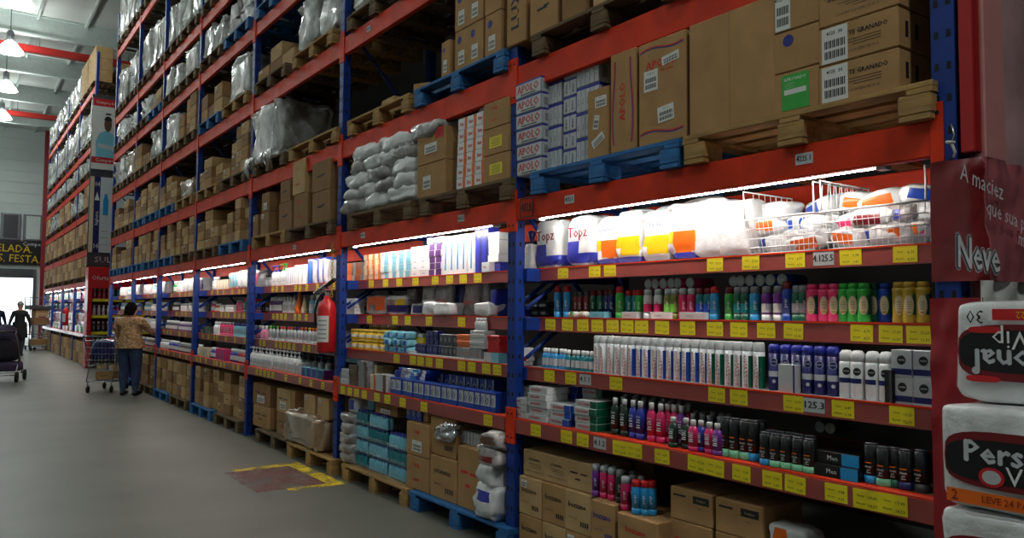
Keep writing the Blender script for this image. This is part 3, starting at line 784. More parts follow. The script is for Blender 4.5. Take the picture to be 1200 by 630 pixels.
S1(821, 830, 2, 'teal', 'dred', 'blue-green red-capped spray can', .165, patch='blue')
S1(838, 838, 1, 'sky', 'red', 'sky blue red-capped spray can', .17)
S1(855, 855, 1, 'green', 'dred', 'grass green red-capped spray can', .165)
S1(867, 875, 2, 'dgreen', 'grey', 'dark teal grey-capped spray can', .165, patch='teal')
S1(886, 886, 1, 'sky', 'grey', 'aqua grey-capped spray can', .165, patch='teal')
S1(899, 913, 2, 'purple', 'grey', 'purple and white spray can', .165, patch='white', lo='white', ink='purple')
S1(924, 924, 1, 'blue', 'dred', 'blue dome-capped spray can', .185)
S1(936, 942, 2, 'dgreen', 'grey', 'grey-green spray can', .165, patch='grey')
for p0, p1, n, c, nm in ((954, 979, 3, 'pink', 'pink'), (990, 1015, 3, 'green', 'green'), (1054, 1083, 3, 'gold', 'gold')):
    row(0, 1, 'talc_bottle', oval_can(c), p0, p1, n, .055, f'{nm} talc bottle with cream oval label', 'bottle', 'talc bottles with oval labels', jr=.12)
row(0, 1, 'talc_bottle', oval_can('dgreen'), 1024, 1024, 1, .1, 'dark green talc bottle', 'bottle')
row(0, 1, 'talc_bottle', oval_can('blue'), 1038, 1038, 1, .1, 'shadowed blue talc bottle', 'bottle')
for c, pxs in (('hotpink', (759, 767, 776.5, 786, 793, 808)), ('blue', (859, 867, 878, 890, 902, 916))):
    for px in pxs:
        put('spray_can', lying_can(c), (P+.235, ypx(px, P+.235, 1.64), 1.632), 'lying grey-bottomed spray can', onshelf(0, 1), 'spray can', 'lying spray cans')
for px, c in ((672, 'lime'), (684, 'cream')):
    row(0, 1, 'hair_cream_tube', MB().lathe([('white', [(.001, -.05), (.016, -.05), (.019, -.04), (.019, .03), (.012, .05)]), (c, [(.0195, -.02), (.0195, .02)])], 12, (0, 0, .02), 'y').mesh('hair_cream_tube'), px, px, 1, .02, 'small %s tube lying at the shelf edge' % ('green' if c == 'lime' else 'cream'), 'tube')
for px, w, c, nm in ((705, .13, 'aqua', 'pale blue'), (741, .12, 'lgrey', 'grey'), (778, .15, 'white', 'white'), (815, .17, 'silver', 'silver grey')):
    row(0, 1, 'hair_colour_box', pbox(w, .06, .038, c, txt='keraton', ink='dgreen', size=.4), px, px, 1, .035, f'{nm} flat box lying at the shelf edge', 'box', jr=.06)
# --- third shelf: shaving foam cans
for i in range(4): row(0, 2, 'box', pbox(.11, .08, .028, 'white', band='red', bandpos=.4, txt='lamina', ink='red', size=.4), 614, 614, 1, .06, 'flat red and white box', 'box', 'flat red and white boxes', z=.029*i)
row(0, 2, 'box', pbox(.09, .07, .1, 'lgrey', band='red', bandpos=.5), 618, 618, 1, .16, 'grey and red upright box', 'box')
row(0, 2, 'box', pbox(.08, .07, .09, 'grey', txt='gillette', ink='white', size=.12), 633, 633, 1, .17, 'dim grey upright box', 'box')
row(0, 2, 'lotion_bottle', small_bottle('sky', h=.125), 638, 662, 6, .05, 'small clear blue lotion bottle', 'bottle', 'small lotion bottles')
row(0, 2, 'lotion_bottle', small_bottle('teal', h=.122), 667, 694, 6, .05, 'small teal lotion bottle', 'bottle', 'small lotion bottles')
G3 = 'shaving foam cans with red lettering'
row(0, 2, 'shaving_foam_can', shaving('white'), 701, 733, 5, .05, 'white red-lettered foam can', 'spray can', G3)
row(0, 2, 'shaving_foam_can', shaving('blue'), 742, 826, 10, .05, 'blue-sided red-lettered foam can', 'spray can', G3)
row(0, 2, 'shaving_foam_can', shaving('dgreen'), 836, 889, 6, .05, 'green-sided red-lettered foam can', 'spray can', G3)
row(0, 2, 'shaving_foam_can', shaving('white'), 716, 826, 12, .11, 'back-row grey-capped foam can', 'spray can', G3)
row(0, 2, 'deodorant_can', deo('navy'), 908, 976, 6, .06, 'navy deodorant can with silver ring', 'spray can', 'navy deodorant cans', jr=.1)
row(0, 2, 'deodorant_can', deo('navy'), 917, 983, 6, .13, 'back-row navy deodorant can', 'spray can', 'navy deodorant cans', jr=.1)
row(0, 2, 'box', pbox(.085, .05, .125, 'lgrey', band='navy', bandpos=.9).copy(), 925, 925, 1, .02, 'pale grey printed box in front of navy cans', 'box', jr=.03)
row(0, 2, 'shower_gel_bottle', gel(), 992, 1040, 4, .06, 'white gel bottle with navy band', 'bottle', 'white gel bottles')
row(0, 2, 'razor_pack', pbox(.035, .02, .13, 'black', txt='', band='dgrey'), 1043, 1043, 1, .02, 'slim black box before white gel bottle', 'box')
for i in range(2):
    row(0, 2, 'cream_box', pbox(.083, .09, .105, 'lgrey', badge='black'), 1064, 1090, 2, .07, 'white cream box with black round logo', 'box', 'white cream boxes', z=.106*i, jr=.01)
for px in (1050, 1062): put('spray_can', lying_can('dgrey', .025), (P+.3, ypx(px-90, P+.3, 1.05), .96), 'dim can lying in the shadows', 'behind black cans on nearest bay\'s bottom shelf', 'spray can', 'dim lying cans')
# --- bottom shelf: toothpaste boxes, shampoo, men's bottles
def tp(px, nrow, z0, sidec, off, desc):
    for i in range(nrow): row(0, 3, 'toothpaste_box', pbox(.185, .17, .041, 'lgrey', front='lgrey', txt='BOZZANO', ink='red', size=.5, band=None if sidec == 'white' else sidec, bandpos=.7, side=sidec), px, px, 1, off, desc, 'box', 'flat boxes with red lettering', z=z0+.042*i, jr=.03)
tp(619, 3, 0, 'white', .1, 'white flat box with red lettering'); tp(643, 5, 0, 'white', .1, 'white flat box with red lettering'); tp(669, 3, 0, 'blue', .1, 'blue-ended flat box with red lettering'); tp(699, 4, 0, 'dgreen', .1, 'green-ended flat box with red lettering')
tp(627, 4, 0, 'white', .3, 'back-row white flat box'); tp(676, 5, 0, 'blue', .3, 'back-row blue-ended flat box'); tp(706, 5, 0, 'dgreen', .3, 'back-row green-ended flat box')
GS = 'shampoo bottles with white caps'
def sh_(px0, px1, n, c, nm, h=.2, off=.06, w=.058):
    row(0, 3, 'shampoo_bottle', shampoo(c, 'white', w, .038, h), px0, px1, n, off, f'{nm} white-capped shampoo bottle', 'bottle', GS, jr=.1)
sh_(721, 733, 2, 'bgreen', 'dark green'); sh_(742, 752, 2, 'royal', 'royal blue'); sh_(764, 774, 2, 'hotpink', 'raspberry'); sh_(783, 791, 2, 'hotpink', 'shaded raspberry', off=.1); sh_(799, 799, 1, 'purple', 'tall purple', off=.11)
sh_(790.5, 790.5, 1, 'bgreen', 'short dark green', .15, .03); sh_(804, 804, 1, 'bgreen', 'short dark green', .15, .045); sh_(813, 813, 1, 'hotpink', 'short raspberry', .15, .03); sh_(822, 822, 1, 'royal', 'short royal blue', .15, .045); sh_(831, 831, 1, 'hotpink', 'short crimson', .15, .03); sh_(841, 841, 1, 'purple', 'short purple', .15, .03)
for off, pre in ((.14, 'second-row'), (.2, 'third-row'), (.26, 'fourth-row')):
    for px0, px1, n, c, nm in ((730, 742, 2, 'bgreen', 'dark green'), (752, 762, 2, 'royal', 'royal blue'), (774, 804, 4, 'hotpink', 'raspberry'), (812, 852, 5, 'dgrey', 'dark')):
        d_ = (off-.06)*60
        row(0, 3, 'shampoo_bottle', shampoo(c, 'lgrey', .058, .038, .2 if c != 'dgrey' else .165), px0+d_*.3, px1+d_*.3, n, off, f'{pre} {nm} shampoo bottle', 'bottle', GS, jr=.05)
GM = "black bottles with coloured bases"
def men(px0, px1, n, lo, nm, h=.185, off=.05, w='men'):
    row(0, 3, 'shower_gel_bottle', menbottle(lo, .026, h, w), px0, px1, n, off, f'black bottle with {nm} base', 'bottle', GM, jr=.1)
men(851, 874, 3, 'mint', 'mint green'); men(884, 884, 1, 'sky', 'blue', off=.06); men(892, 892, 1, 'sky', 'blue', .185, .1)
men(898, 898, 1, 'sky', 'blue', .145, .03); men(910, 949, 4, 'mint', 'mint green', .145, .03)
men(905, 950, 5, 'dgrey', 'grey', .15, .09)
for i in range(2):
    row(0, 3, 'hair_colour_box', pbox(.2, .06, .05, 'black', txt='Men', ink='white', size=.55, band='sky', bandpos=.62), 983+i*3, 983+i*3, 1, .05+.02*i, 'black and blue flat box lettered Men', 'box', 'black and blue flat boxes', z=.051*i, jr=.02)
men(1022, 1022, 1, 'sky', 'pale blue', .16, .07); men(1036, 1036, 1, 'mint', 'pale mint', .155, .05); men(1050, 1050, 1, 'dgreen', 'dark green', .155, .07); men(1064, 1064, 1, 'navy', 'dark blue', .155, .07); men(1081, 1081, 1, 'dgrey', 'dark grey', .16, .08)
# --- floor level cartons
def fcarton(b, px, z, w, d, h, mk, style, txt, ink, label, desc, X=None, place=None, rz=None, group=None):
    X = P+.03+d/2 if X is None else X
    y = ypx(px, X-d/2, z+h/2)
    put('carton', carton(w, d, h, mk, style, txt, ink, label, 1), (X, y, z), desc, place or under(b), 'carton', group, rz=random.uniform(-.02, .02) if rz is None else rz)
GC = 'cartons on the floor under the shelves'
for i, px in enumerate((621, 649, 677)):
    for r_ in range(2): fcarton(0, px, .0+.235*r_, .235, .3, .233, CB[(i+r_) % 2*2], 1, 'bozzano', 'ink', 8 if (i, r_) in ((0, 1), (2, 0)) else 0, 'brown carton with black lettering', group=GC)
    fcarton(0, px+(5, 3, 2)[i], .47, .232, .3, .165, 'cardboard_light', 4 if i < 2 else 9, 'x bozzano', 'ink', 0, 'short carton topping the left stack', X=P+.2)
fcarton(0, 706, 0, .19, .3, .24, 'cardboard', 9, '', 'ink', 0, 'brown carton below the spray can cluster', X=P+.12); fcarton(0, 706, .24, .19, .3, .235, 'cardboard', 1, 'bozzano', 'ink_blue', 0, 'carton printed blue below the spray cans', X=P+.12)
fcarton(0, 746, 0, .29, .3, .24, 'cardboard', 9, '', 'ink_red', 0, 'brown carton beneath red-lettered carton', X=P+.1); fcarton(0, 746, .24, .29, .3, .215, 'cardboard', 1, 'bozzano', 'ink_red', 0, 'carton with faded red lettering', X=P+.1)
fcarton(0, 742, 0, .34, .34, .33, 'cardboard_dark', 0, '', 'ink', 0, 'lower dark carton behind the spray cans', X=P+.55); fcarton(0, 742, .33, .34, .34, .33, 'cardboard_dark', 9, '', 'ink', 0, 'upper dark carton behind the spray cans', X=P+.55)
for px in (728, 738, 745, 755, 763, 771): put('spray_can', lying_can('grey', .028, .15), (P+.4, ypx(px, P+.4, .7), .662), 'grey-bottomed spray can lying on a carton', under(0), 'spray can', 'spray cans lying under the shelf')
cl = [('purple', 'silver', 'purple'), ('hotpink', 'silver', 'magenta'), ('hotpink', 'silver', 'magenta'), ('bgreen', 'grey', 'dark green')]
for i, (c, cp, nm) in enumerate(cl): row(0, 3, 'spray_can', spray(c, cp, .026, .175, 'Seda', 'white', .9), 698+9*i, 698+9*i, 1, .07, f'{nm} spray can in the carton-top cluster', 'spray can', 'spray cans on cartons', X0=P+.06, z=.476-0, place=under(0)) if False else put('spray_can', spray(c, cp, .026, .175, 'Seda', 'white', .9), (P+.04, ypx(699+9.3*i, P+.04, .5), .477), f'{nm} spray can in the carton-top cluster', under(0), 'spray can', 'spray cans on cartons')
for i, (px, X, c, cp, nm) in enumerate(((733, .01, 'hotpink', 'silver', 'pink'), (746, .0, 'sky', 'red', 'red-capped blue'), (756, .02, 'sky', 'red', 'red-capped blue'), (764, .05, 'sky', 'red', 'red-capped blue'), (741, .06, 'hotpink', 'grey', 'pink'), (752, .09, 'dgreen', 'grey', 'green'), (712, .1, 'purple', 'grey', 'violet'), (722, .1, 'hotpink', 'grey', 'pink'), (731, .13, 'dgrey', 'grey', 'dark'), (742, .15, 'dgrey', 'grey', 'dark'))):
    put('spray_can', spray(c, cp, .026, .175, 'Seda', 'white', .9), (P+X, ypx(px, P+X, .5), .457 if px > 728 else .477), f'{nm} spray can on the red-lettered carton' if px > 728 else f'{nm} spray can behind the cluster', under(0), 'spray can', 'spray cans on cartons')
for i, px in enumerate((809, 865)):
    fcarton(0, px, .0, .27, .3, .25, 'cardboard', 0, '', 'ink', 0, 'hidden lower brown carton', X=P+.2); fcarton(0, px, .25, .27, .3, .22, 'cardboard', 9, '', 'ink_red', 7, 'brown carton with white barcode label', X=P+.2, group=GC)
    fcarton(0, px, .47, .27, .3, .16, 'cardboard', 8, 'bozzano', 'ink', 0, 'carton with black printed block', X=P+.2, group=GC)
fcarton(0, 918, 0, .24, .34, .24, 'cardboard', 0, '', 'ink', 0, 'lower carton beneath white nappy pack', X=P+.2); fcarton(0, 918, .24, .24, .34, .22, 'cardboard_light', 9, '', 'ink', 0, 'carton beneath white nappy pack', X=P+.2)
put('nappy_pack', bag_mesh(.2, .16, .11, 77, ((.3, .9, 'orange', -.1, .16), (.4, .9, 'blue', .16, .3)), e1=.4).mesh('nappy_pack'), (P+.14, ypx(927, P+.1, .5), .461), 'white nappy pack with orange mark lying on a carton', under(0), 'pack', rz=.05)
fcarton(0, 990, 0, .25, .34, .46, 'cardboard', 0, '', 'ink', 0, 'shaded carton under the right end', X=P+.3); fcarton(0, 1055, 0, .25, .34, .44, 'cardboard_dark', 0, '', 'ink', 0, 'darkest carton beside toilet paper stack', X=P+.3)
put('bag', bag_mesh(.07, .2, .4, 78, ((0, 1, 'dred'),)).mesh('bag'), (P+.2, ypx(966, P+.1, .4), 0), 'dark red sack between cartons', under(0), 'bag')
# --- first pallet level
pallet('wood_blue', ypx(698, P-.04, 2.3), LV['A'], 'blue wooden pallet under the soap packs', onlevel(0, 'A'), L=1.24)
pallet('wood', ypx(925, P-.04, 2.3), LV['A'], 'pale wooden pallet under the brown cartons', onlevel(0, 'A'), L=1.22)
ZA = LV['A']+.141
@memo
def soap_pack(n, w, h, txt):
    m = MB().box(-.12, -w/2, 0, .12, w/2, h, 'lgrey', .004).box(-.1215, -w/2-.0015, h*.9, .12, w/2+.0015, h*1.005, 'royal', .001)
    for i in range(3): m.sq(-w/2-.0016, -.1+.07*i, -.06+.07*i, h*.2, h*.7, 'grey')
    for i in range(n):
        y0 = -w/2+w*i/n; m.box(-.124, y0+.002, .004, .1, y0+w/n-.002, h*.88, 'lgrey', .002).fq(-.1205, y0-.001, y0+.002, 0, h, 'royal')
        if n > 1:
            m.front(-.1246, y0+w/n/2, h*.43, 'APOLO', w/n*.42, 'ink', .7, PI/2)
    if n == 1: m.front(-.1246, 0, h*.5, 'APOLO', w*.26, 'red'); m.fq(-.1244, -w*.3, w*.3, h*.12, h*.2, 'dgrey')
    return m.mesh('soap_pack')
for i in range(6): put('soap_pack', soap_pack(1, .27, .098, 'a'), (P+.1+.004*(5-i), ypx(622, P, 2.5)+.002*(5-i), ZA+.099*i), 'red-lettered soap pack', onlevel(0, 'A'), 'soap pack', 'soap packs in clear film', rz=random.uniform(-.03, .03))
for px, n, w, nr, h, z0 in ((649, 4, .155, 4, .135, 0), (668, 2, .12, 6, .105, 0), (689, 5, .2, 4, .15, 0)):
    for i in range(nr): put('soap_pack', soap_pack(n, w, h, 'b'), (P+.16, ypx(px, P+.04, 2.5), ZA+(h+.002)*i), 'striped soap pack', f"in {['second', 'third', 'fourth'][(649, 668, 689).index(px)]} column "+onlevel(0, 'A'), 'soap pack', 'soap packs in clear film', rz=random.uniform(-.02, .02))
put('soap_pack', soap_pack(4, .14, .12, 'c'), (P+.2, ypx(652, P+.08, 2.9), ZA+.55), 'topmost white striped soap pack', onlevel(0, 'A'), 'soap pack', 'soap packs in clear film')
def lcarton(lv, px, w, d, h, z, mk, style, txt, ink, label, desc, X=None, bb=0, group=None, rz=None):
    X = P-.02+d/2 if X is None else X
    put('carton', carton(w, d, h, mk, style, txt, ink, label, 2), (X, ypx(px, X-d/2, z+h/2), z), desc, onlevel(bb, lv), 'carton', group, rz=random.uniform(-.015, .015) if rz is None else rz)
lcarton('A', 701, .19, .4, .4, ZA, 'cardboard', 0, '', 'ink', 4, 'brown carton with three white labels', X=P+.2)
lcarton('A', 730, .2, .4, .55, ZA, 'cardboard', 2, 'APOLO', 'ink_red', 0, 'tall narrow carton with vertical red lettering')
lcarton('A', 775, .33, .4, .545, ZA, 'cardboard', 3, 'APOLO', 'ink_red', 5, 'tall carton with red lettering and three labels')
lcarton('A', 855, .5, .5, .55, ZA, 'cardboard', 6, '', 'ink', 0, 'large plain brown carton with a centre seam')
for i, (st, lb, ds) in enumerate(((0, 3, 'carton with green approval label'), (5, 0, 'carton with dark round logo'), (0, 6, 'carton with large barcode label'))): lcarton('A', 932, .225, .4, .18, ZA+.182*i, 'cardboard', st, '', 'ink', lb, ds)
for i in range(4): lcarton('A', 1004, .345, .36, .16 if i < 3 else .06, ZA+.162*i, 'cardboard', 4, 'SABONETE GRANADO', 'ink', 6 if i < 2 else 0, 'wide carton with black capitals', group='wide soap cartons')
# --- second pallet level, cut off by the top of the frame
pallet('wood_old', ypx(700, P-.04, 3.15), LV['C'], 'weathered pallet at the top of the picture', onlevel(0, 'C'), L=1.25)
ZC = LV['C']+.141
lcarton('C', 604, .2, .42, .5, ZC, 'cardboard', 7, 'LUX', 'ink', 0, 'carton with large vertical black capitals')
for i, (px, w) in enumerate(((636, .27), (672, .22), (712, .25), (757, .24))): lcarton('C', px, w, .42, .3+.1*(i % 2), ZC, CB[i % 3], 9, '', 'ink', 0, 'dim brown carton behind vertical lettering')
pallet('wood_old', ypx(880, P-.04, 3.15), LV['C'], 'weathered pallet above the frame', onlevel(0, 'C'), L=1.0)
# --- end panel with wrinkled banner and toilet paper packs
E0 = YU[0]-.06
ep = MB().box(P+.06, E0-.03, 0, P+1.15, E0, 3.3, 'dred')
ep.box(P-.01, E0-.05, 2.08, P+.045, E0, 3.3, col(176, 26, 26, .35), .004).box(P+.05, E0-.06, 2.06, P+.21, E0-.02, 3.3, col(222, 150, 148, .25), .006).box(P+.21, E0-.04, 2.06, P+.222, E0, 3.3, 'dgrey')
put('end_board', [('panel', ep.mesh('panel')), ('window', MB().box(P+.222, E0-.035, 2.0, P+1.1, E0-.028, 3.3, col(216, 172, 174, .12, coat=1, var=.45, scale=3)).mesh('window'), None, 'glossy mauve pane')], (0, 0, 0), 'tall red end panel with glossy pink frame', 'closing the near end of the rack', 'panel')
bn = MB()
def bfn(u, v):
    L = u*1.35; z = 1.62+v*.44
    k = .012*noise.noise(Vector((u*9, v*3, 1)))+.008*noise.noise(Vector((u*22, v*8, 2)))*(1+2*(v > .85))
    if L < .1: return (P-.012+k*.6, E0+.11-L, z)
    return (P-.012+(L-.1), E0-.065+k-.02*(1-v), z)
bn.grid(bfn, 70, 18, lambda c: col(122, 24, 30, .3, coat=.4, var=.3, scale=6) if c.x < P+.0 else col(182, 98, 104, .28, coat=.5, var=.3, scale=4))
tx = P-.03
wt = MB()
def bt(t, px, py, size, wide=1, mk='white'):
    Y = E0-.095; cx = xpx(px, Y, 1.9); cz = zpy(py, cx, Y); wt.side(Y, cx, cz, t, size, mk, wide, -.14)
bt('A maciez', 1152, 214, .085); bt('que sua pele', 1186, 256, .08); bt('merece', 1208, 286, .075)
lg = MB()
Yl = E0-.1; cx = xpx(1146, Yl, 1.72); cz = zpy(300, cx, Yl)
for q, (rr, mk_) in enumerate(((.012, 'silver'), (.007, 'dgrey'), (.002, 'white'))):
    for t in range(8): lg.side(Yl-.0015*q-.00015*t, cx+rr*math.cos(t*PI/4), cz+rr*math.sin(t*PI/4), 'Neve', .15, mk_, .95, -.03)
put('banner', [('sheet', bn.mesh('sheet')), ('lettering', wt.mesh('lettering'), None, 'white handwritten lettering'), ('emblem', lg.mesh('emblem'), None, 'silver outlined brand lettering')], (0, 0, 0), 'wrinkled mauve banner with white handwriting', 'wrapped around the near rack corner', 'banner')
pw_ = MB()
def pfn(u, v): return (P-.05+.9*u, E0-.075-.02*math.sin(u*30)*v, 1.545+.075*v)
pw_.grid(pfn, 40, 4, 'paper'); put('paper_strip', pw_.mesh('paper_strip'), (0, 0, 0), 'white paper strip under the mauve banner', 'above the toilet paper stack', 'paper')
cv = MB()
def cfn(u, v):
    return (P-.014-.03*u+.012*noise.noise(Vector((u*4, v*9, 5))), E0+.12-.2*u, .66+.9*v)
cv.grid(cfn, 8, 40, col(150, 24, 34, .3, coat=.3)); put('plastic_sheet', cv.mesh('plastic_sheet'), (0, 0, 0), 'wrinkled dark red plastic sheet', 'hanging on the near upright behind toilet paper', 'sheet')
hk = MB().tube([(0, 0, .07), (.004, -.01, .03), (0, 0, 0)], .004, 'chrome', 6).tube([(-.035, 0, 0), (.03, -.004, .006)], .006, 'paper', 6).tube([(0, 0, 0), (.012, -.006, -.03), (.016, 0, -.05)], .005, 'paper', 6)
put('wire_hook', hk.mesh('wire_hook'), (P-.014, ypx(1115, P-.014, 2.13), 2.12), 'small twisted wire and tape hook', 'on near blue upright', 'hook')
def tp_pack(seed, flip, H):
    W, D = .56, .36                                  # width along the aisle, depth into the rack
    m = puff(W, D, H, seed, .17, .2, .008, 12, 44, 24, 'film_white', cr=.5)
    pr = MB(); X0 = -D/2-.011; s = -1 if flip else 1; c = H/2; n = 28; k = H/.32
    def pt(a, b, dx): return (X0-dx, -s*a, c+s*b*k)   # a to the right, b up, as printed
    def blob(w, h, cx, cz, mk, dx, e=.5):
        vs = []
        for i in range(n):
            t = 2*PI*i/n; vs.append(pt(cx+w*math.copysign(abs(math.cos(t))**e, math.cos(t)), cz+h*math.copysign(abs(math.sin(t))**e, math.sin(t)), dx))
        pr.add(vs, [tuple(range(n))], mk)
    def T(t, size, cx, cz, mk, dx, wide=1): pr.text(t, size*k, lambda a, b: (X0-dx, -s*(cx+a), c+s*(cz*k+b)), mk, wide)
    blob(.255, .088, 0, 0, 'dred', .001); blob(.25, .066, 0, -.004, 'black', .002)
    cxp = .035 if flip else -.035
    for q, (ox, oz) in enumerate(((0, 0), (.0025, 0), (-.0025, 0), (0, .0025), (0, -.0025))): T('Personal', .092, cxp+ox, .02+oz/k, 'silver', .004+.0002*q, 1.08)
    T('Vip', .08, .1 if flip else -.03, -.042, 'white', .0065)
    blob(.036, .03, -.02 if flip else -.12, -.05, 'red', .004, 1); blob(.026, .021, -.02 if flip else -.12, -.05, 'lgrey', .005, 1)
    blob(.012, .012, .2, .058, 'lgrey', .005, 1); blob(.05, .01, .18, .083, 'red', .005, .6); blob(.05, .01, .17, -.07, 'red', .005, .6)
    z0, z1 = (-.135, -.1) if flip else (-.142, -.1); q0, q1 = (-.26, .15) if flip else (-.25, .1)
    pr.add([pt(q0, z0, .002), pt(q1, z0, .002), pt(q1, z1, .002), pt(q0, z1, .002)], [(0, 1, 2, 3)], 'orange' if not flip else 'red')
    T('2', .045, q0+.025, (z0+z1)/2, 'dred' if not flip else 'yellow', .004); T('LEVE 24 PAGUE 22', .03, (q0+q1)/2+.03, (z0+z1)/2, 'dred' if not flip else 'yellow', .004, .9)
    if flip: T('30', .06, .2, -.112, 'ink', .004, .9)
    T('folha dupla', .02, -.1 if flip else .1, -.15 if flip else .12, 'dgrey', .004)
    return [('pack', m.mesh('pack')), ('printed_label', pr.mesh('printed_label'), None, 'black and red label with silver lettering')]
YF = E0-.09                                           # far end of the stack
desc_ = ('topmost toilet paper pack printed upside down', 'middle toilet paper pack with upright black label', 'lower toilet paper pack with small black label', 'fourth toilet paper pack from top', 'bottom toilet paper pack')
TZ = [1.545, 1.225, .915, .61, .305, 0]
XF = [xpx(px, YF, 1.2) for px in (1113, 1094, 1091, 1091, 1091)]
tps = {}
for i in range(5):
    Hk = TZ[i]-TZ[i+1]
    put('toilet_paper_pack', tp_pack(201+i, i == 0, Hk-.002), (XF[i]+.18, YF-.29, TZ[i+1]+.001), desc_[i], 'stacked at the near rack end', 'toilet paper pack', 'toilet paper packs', rz=(.0, .02, -.02, 0, .02)[i])
# ============================================================ second bay
# top shelf
def WD(px, wpx, X, z=1.5): return abs(ypx(px-wpx/2, X, z)-ypx(px+wpx/2, X, z))
def stack(b, k, px, wpx, h, n, base, desc, off=.06, z0=0, cols=1, d=.1, **kw):
    """cols columns of n boxes filling wpx pixels of shelf"""
    X = P+DS[k]+off
    for c in range(cols):
        p_ = px-wpx/2+wpx*(c+.5)/cols; w = round(WD(p_, wpx/cols, X-d/2, ZS[k])*.97, 3)
        for i in range(n): row(b, k, 'box', pbox(w, d, h, base, **kw), p_, p_, 1, off, desc, 'box', 'small boxes in stacks', z=z0+i*(h+.001), jr=.015)
stack(1, 0, 419, 20, .06, 3, 'lgrey', 'white and orange swab box', .1, cols=2, band='orange', bandpos=.3)
stack(1, 0, 406, 6, .18, 1, 'brown', 'upright brown box', .14)
stack(1, 0, 442, 20, .046, 5, 'cream', 'orange and cream box', .06, cols=3, band='orange', bandpos=.6)
stack(1, 0, 461, 18, .058, 4, 'white', 'white box with teal wave', .05, cols=2, band='aqua', bandpos=.5)
stack(1, 0, 479, 18, .058, 4, 'white', 'white box with turquoise band', .05, cols=2, band='aqua', bandpos=.35)
stack(1, 0, 498, 20, .049, 5, 'white', 'white box with purple print', .05, cols=2, txt='Bella', ink='purple', size=.45)
stack(1, 0, 516, 15, .05, 5, 'white', 'white box with violet frame', .05, cols=2, band='violet', bandpos=.12, txt='Higie', ink='violet', size=.4)
for i, px in enumerate((510, 517, 523)): stack(1, 0, px, 6.5, .05, 1, ('white', 'royal', 'lgrey')[i], ('white', 'royal blue', 'pale grey')[i]+' box topping the violet-framed stack', .06, z0=.258)
row(1, 0, 'tall_pack', pbox(.085, .1, .3, 'white', stripes=1, ink='sky'), 528, 558, 5, .06, 'tall white pack with blue stripe', 'pack', 'tall white packs', jr=.03)
row(1, 0, 'tall_pack', pbox(.1, .1, .34, 'royal', txt='', band='navy'), 566, 573, 2, .07, 'tall royal blue pack', 'pack', 'tall blue packs', jr=.03)
stack(1, 0, 573, 9, .07, 1, 'white', 'small white box before the tall blue packs', .0, d=.06, txt='Bella', ink='red', size=.3)
stack(1, 0, 585, 13, .052, 4, 'white', 'white box in the right end stack', .06, z0=.07, txt='soft', ink='lgrey', size=.3)
stack(1, 0, 586, 13, .065, 1, 'royal', 'royal blue box under white stack', .06)
# second shelf
stack(1, 1, 413, 17, .029, 5, 'white', 'plain white flat box', .03)
def bag1(px, wpx, h, bands, desc, off=.12, base='film_grey', txt=None, k=1, seed=0, **kw):
    w = WD(px, wpx, P+DS[k]+off, ZS[k]); row(1, k, 'bag', bag_mesh(w, .16, h, seed+int(px), bands, base, txt, fr=14, **kw).mesh('bag'), px, px, 1, off, desc, 'bag', jr=.12)
bag1(449, 24, .18, ((.35, .9, 'orange', -.4, .4),), 'clear bag with orange header')
bag1(430, 14, .2, ((.2, .8, 'brown'),), 'dim brown bag at the left', .3)
bag1(473, 22, .17, ((.1, .5, 'navy'), (.5, .75, 'yellow', -.4, .1), (.75, 1, 'film_white')), 'navy bag with yellow patch')
bag1(489, 10, .23, (), 'tall clear grey bag', .2); bag1(499, 15, .1, ((.3, .7, 'navy', -.3, .3),), 'low white bag with navy mark'); bag1(497, 18, .23, ((.1, .4, 'navy'),), 'grey bag behind navy-marked bag', .32)
bag1(512, 18, .25, ((.2, .5, 'white'), (0, 1, 'royal', -.5, -.33)), 'grey bag with royal blue edge', .16); bag1(511, 14, .11, (), 'puffy white bag', .06, 'film_white')
bag1(528, 20, .25, (), 'clear bag with red lettering', .16, txt='APOLO', tz=.45); bag1(527, 20, .1, (), 'low bright white bag', .05, 'film_white')
bag1(547, 12, .25, ((0, 1, 'navy'),), 'dark navy bag', .2); bag1(560, 20, .25, (), 'grey bag with red lettering and a lump', .18, txt='APOLO', tz=.4); bag1(575, 16, .26, (), 'tall grey bag by the upright', .22); bag1(575, 20, .1, (), 'flat white bag by the upright', .05, 'film_white'); bag1(588, 8, .2, ((0, 1, 'royal'),), 'royal blue bag at the right end', .1)
# third shelf
for r_ in range(2): row(1, 2, 'talc_tub', tub('yellow', 'gold', .054, .09), 419, 452, 5, .06, 'yellow round tub', 'tub', 'yellow tubs in two layers', z=.091*r_)
row(1, 2, 'talc_tub', tub('gold', 'yellow', .06, .09), 440, 462, 4, .24, 'back-row yellow tub', 'tub', 'yellow tubs in two layers', z=.182)
stack(1, 2, 408, 6, .15, 1, 'lgrey', 'grey upright carton at left end', .12); stack(1, 2, 403, 4, .16, 1, 'grey', 'slim grey upright box at left end', .16)
for i in range(3):
    row(1, 2, 'wipes_pack', bag_mesh(.15, .1, .06, 300+i, ((.2, .8, 'blue', -.3, .1), (.3, .6, 'sky', .1, .4)), 'aqua', e1=.35).mesh('wipes_pack'), 459, 479, 3, .06, 'pale blue soft pack', 'pack', 'pale blue soft packs', z=.058*i, jr=.05)
stack(1, 2, 487, 9, .03, 1, 'lgrey', 'white flat box in the middle', .04, d=.06); stack(1, 2, 493, 20, .035, 1, 'rose', 'pink flat box', .16, z0=.05); stack(1, 2, 493, 20, .045, 1, 'yellow', 'yellow flat box', .16, z0=.088); stack(1, 2, 493, 18, .03, 1, 'lgrey', 'white box on yellow flat box', .16, z0=.135); stack(1, 2, 493, 20, .048, 1, 'royal', 'royal blue box below the pink flat box', .16)
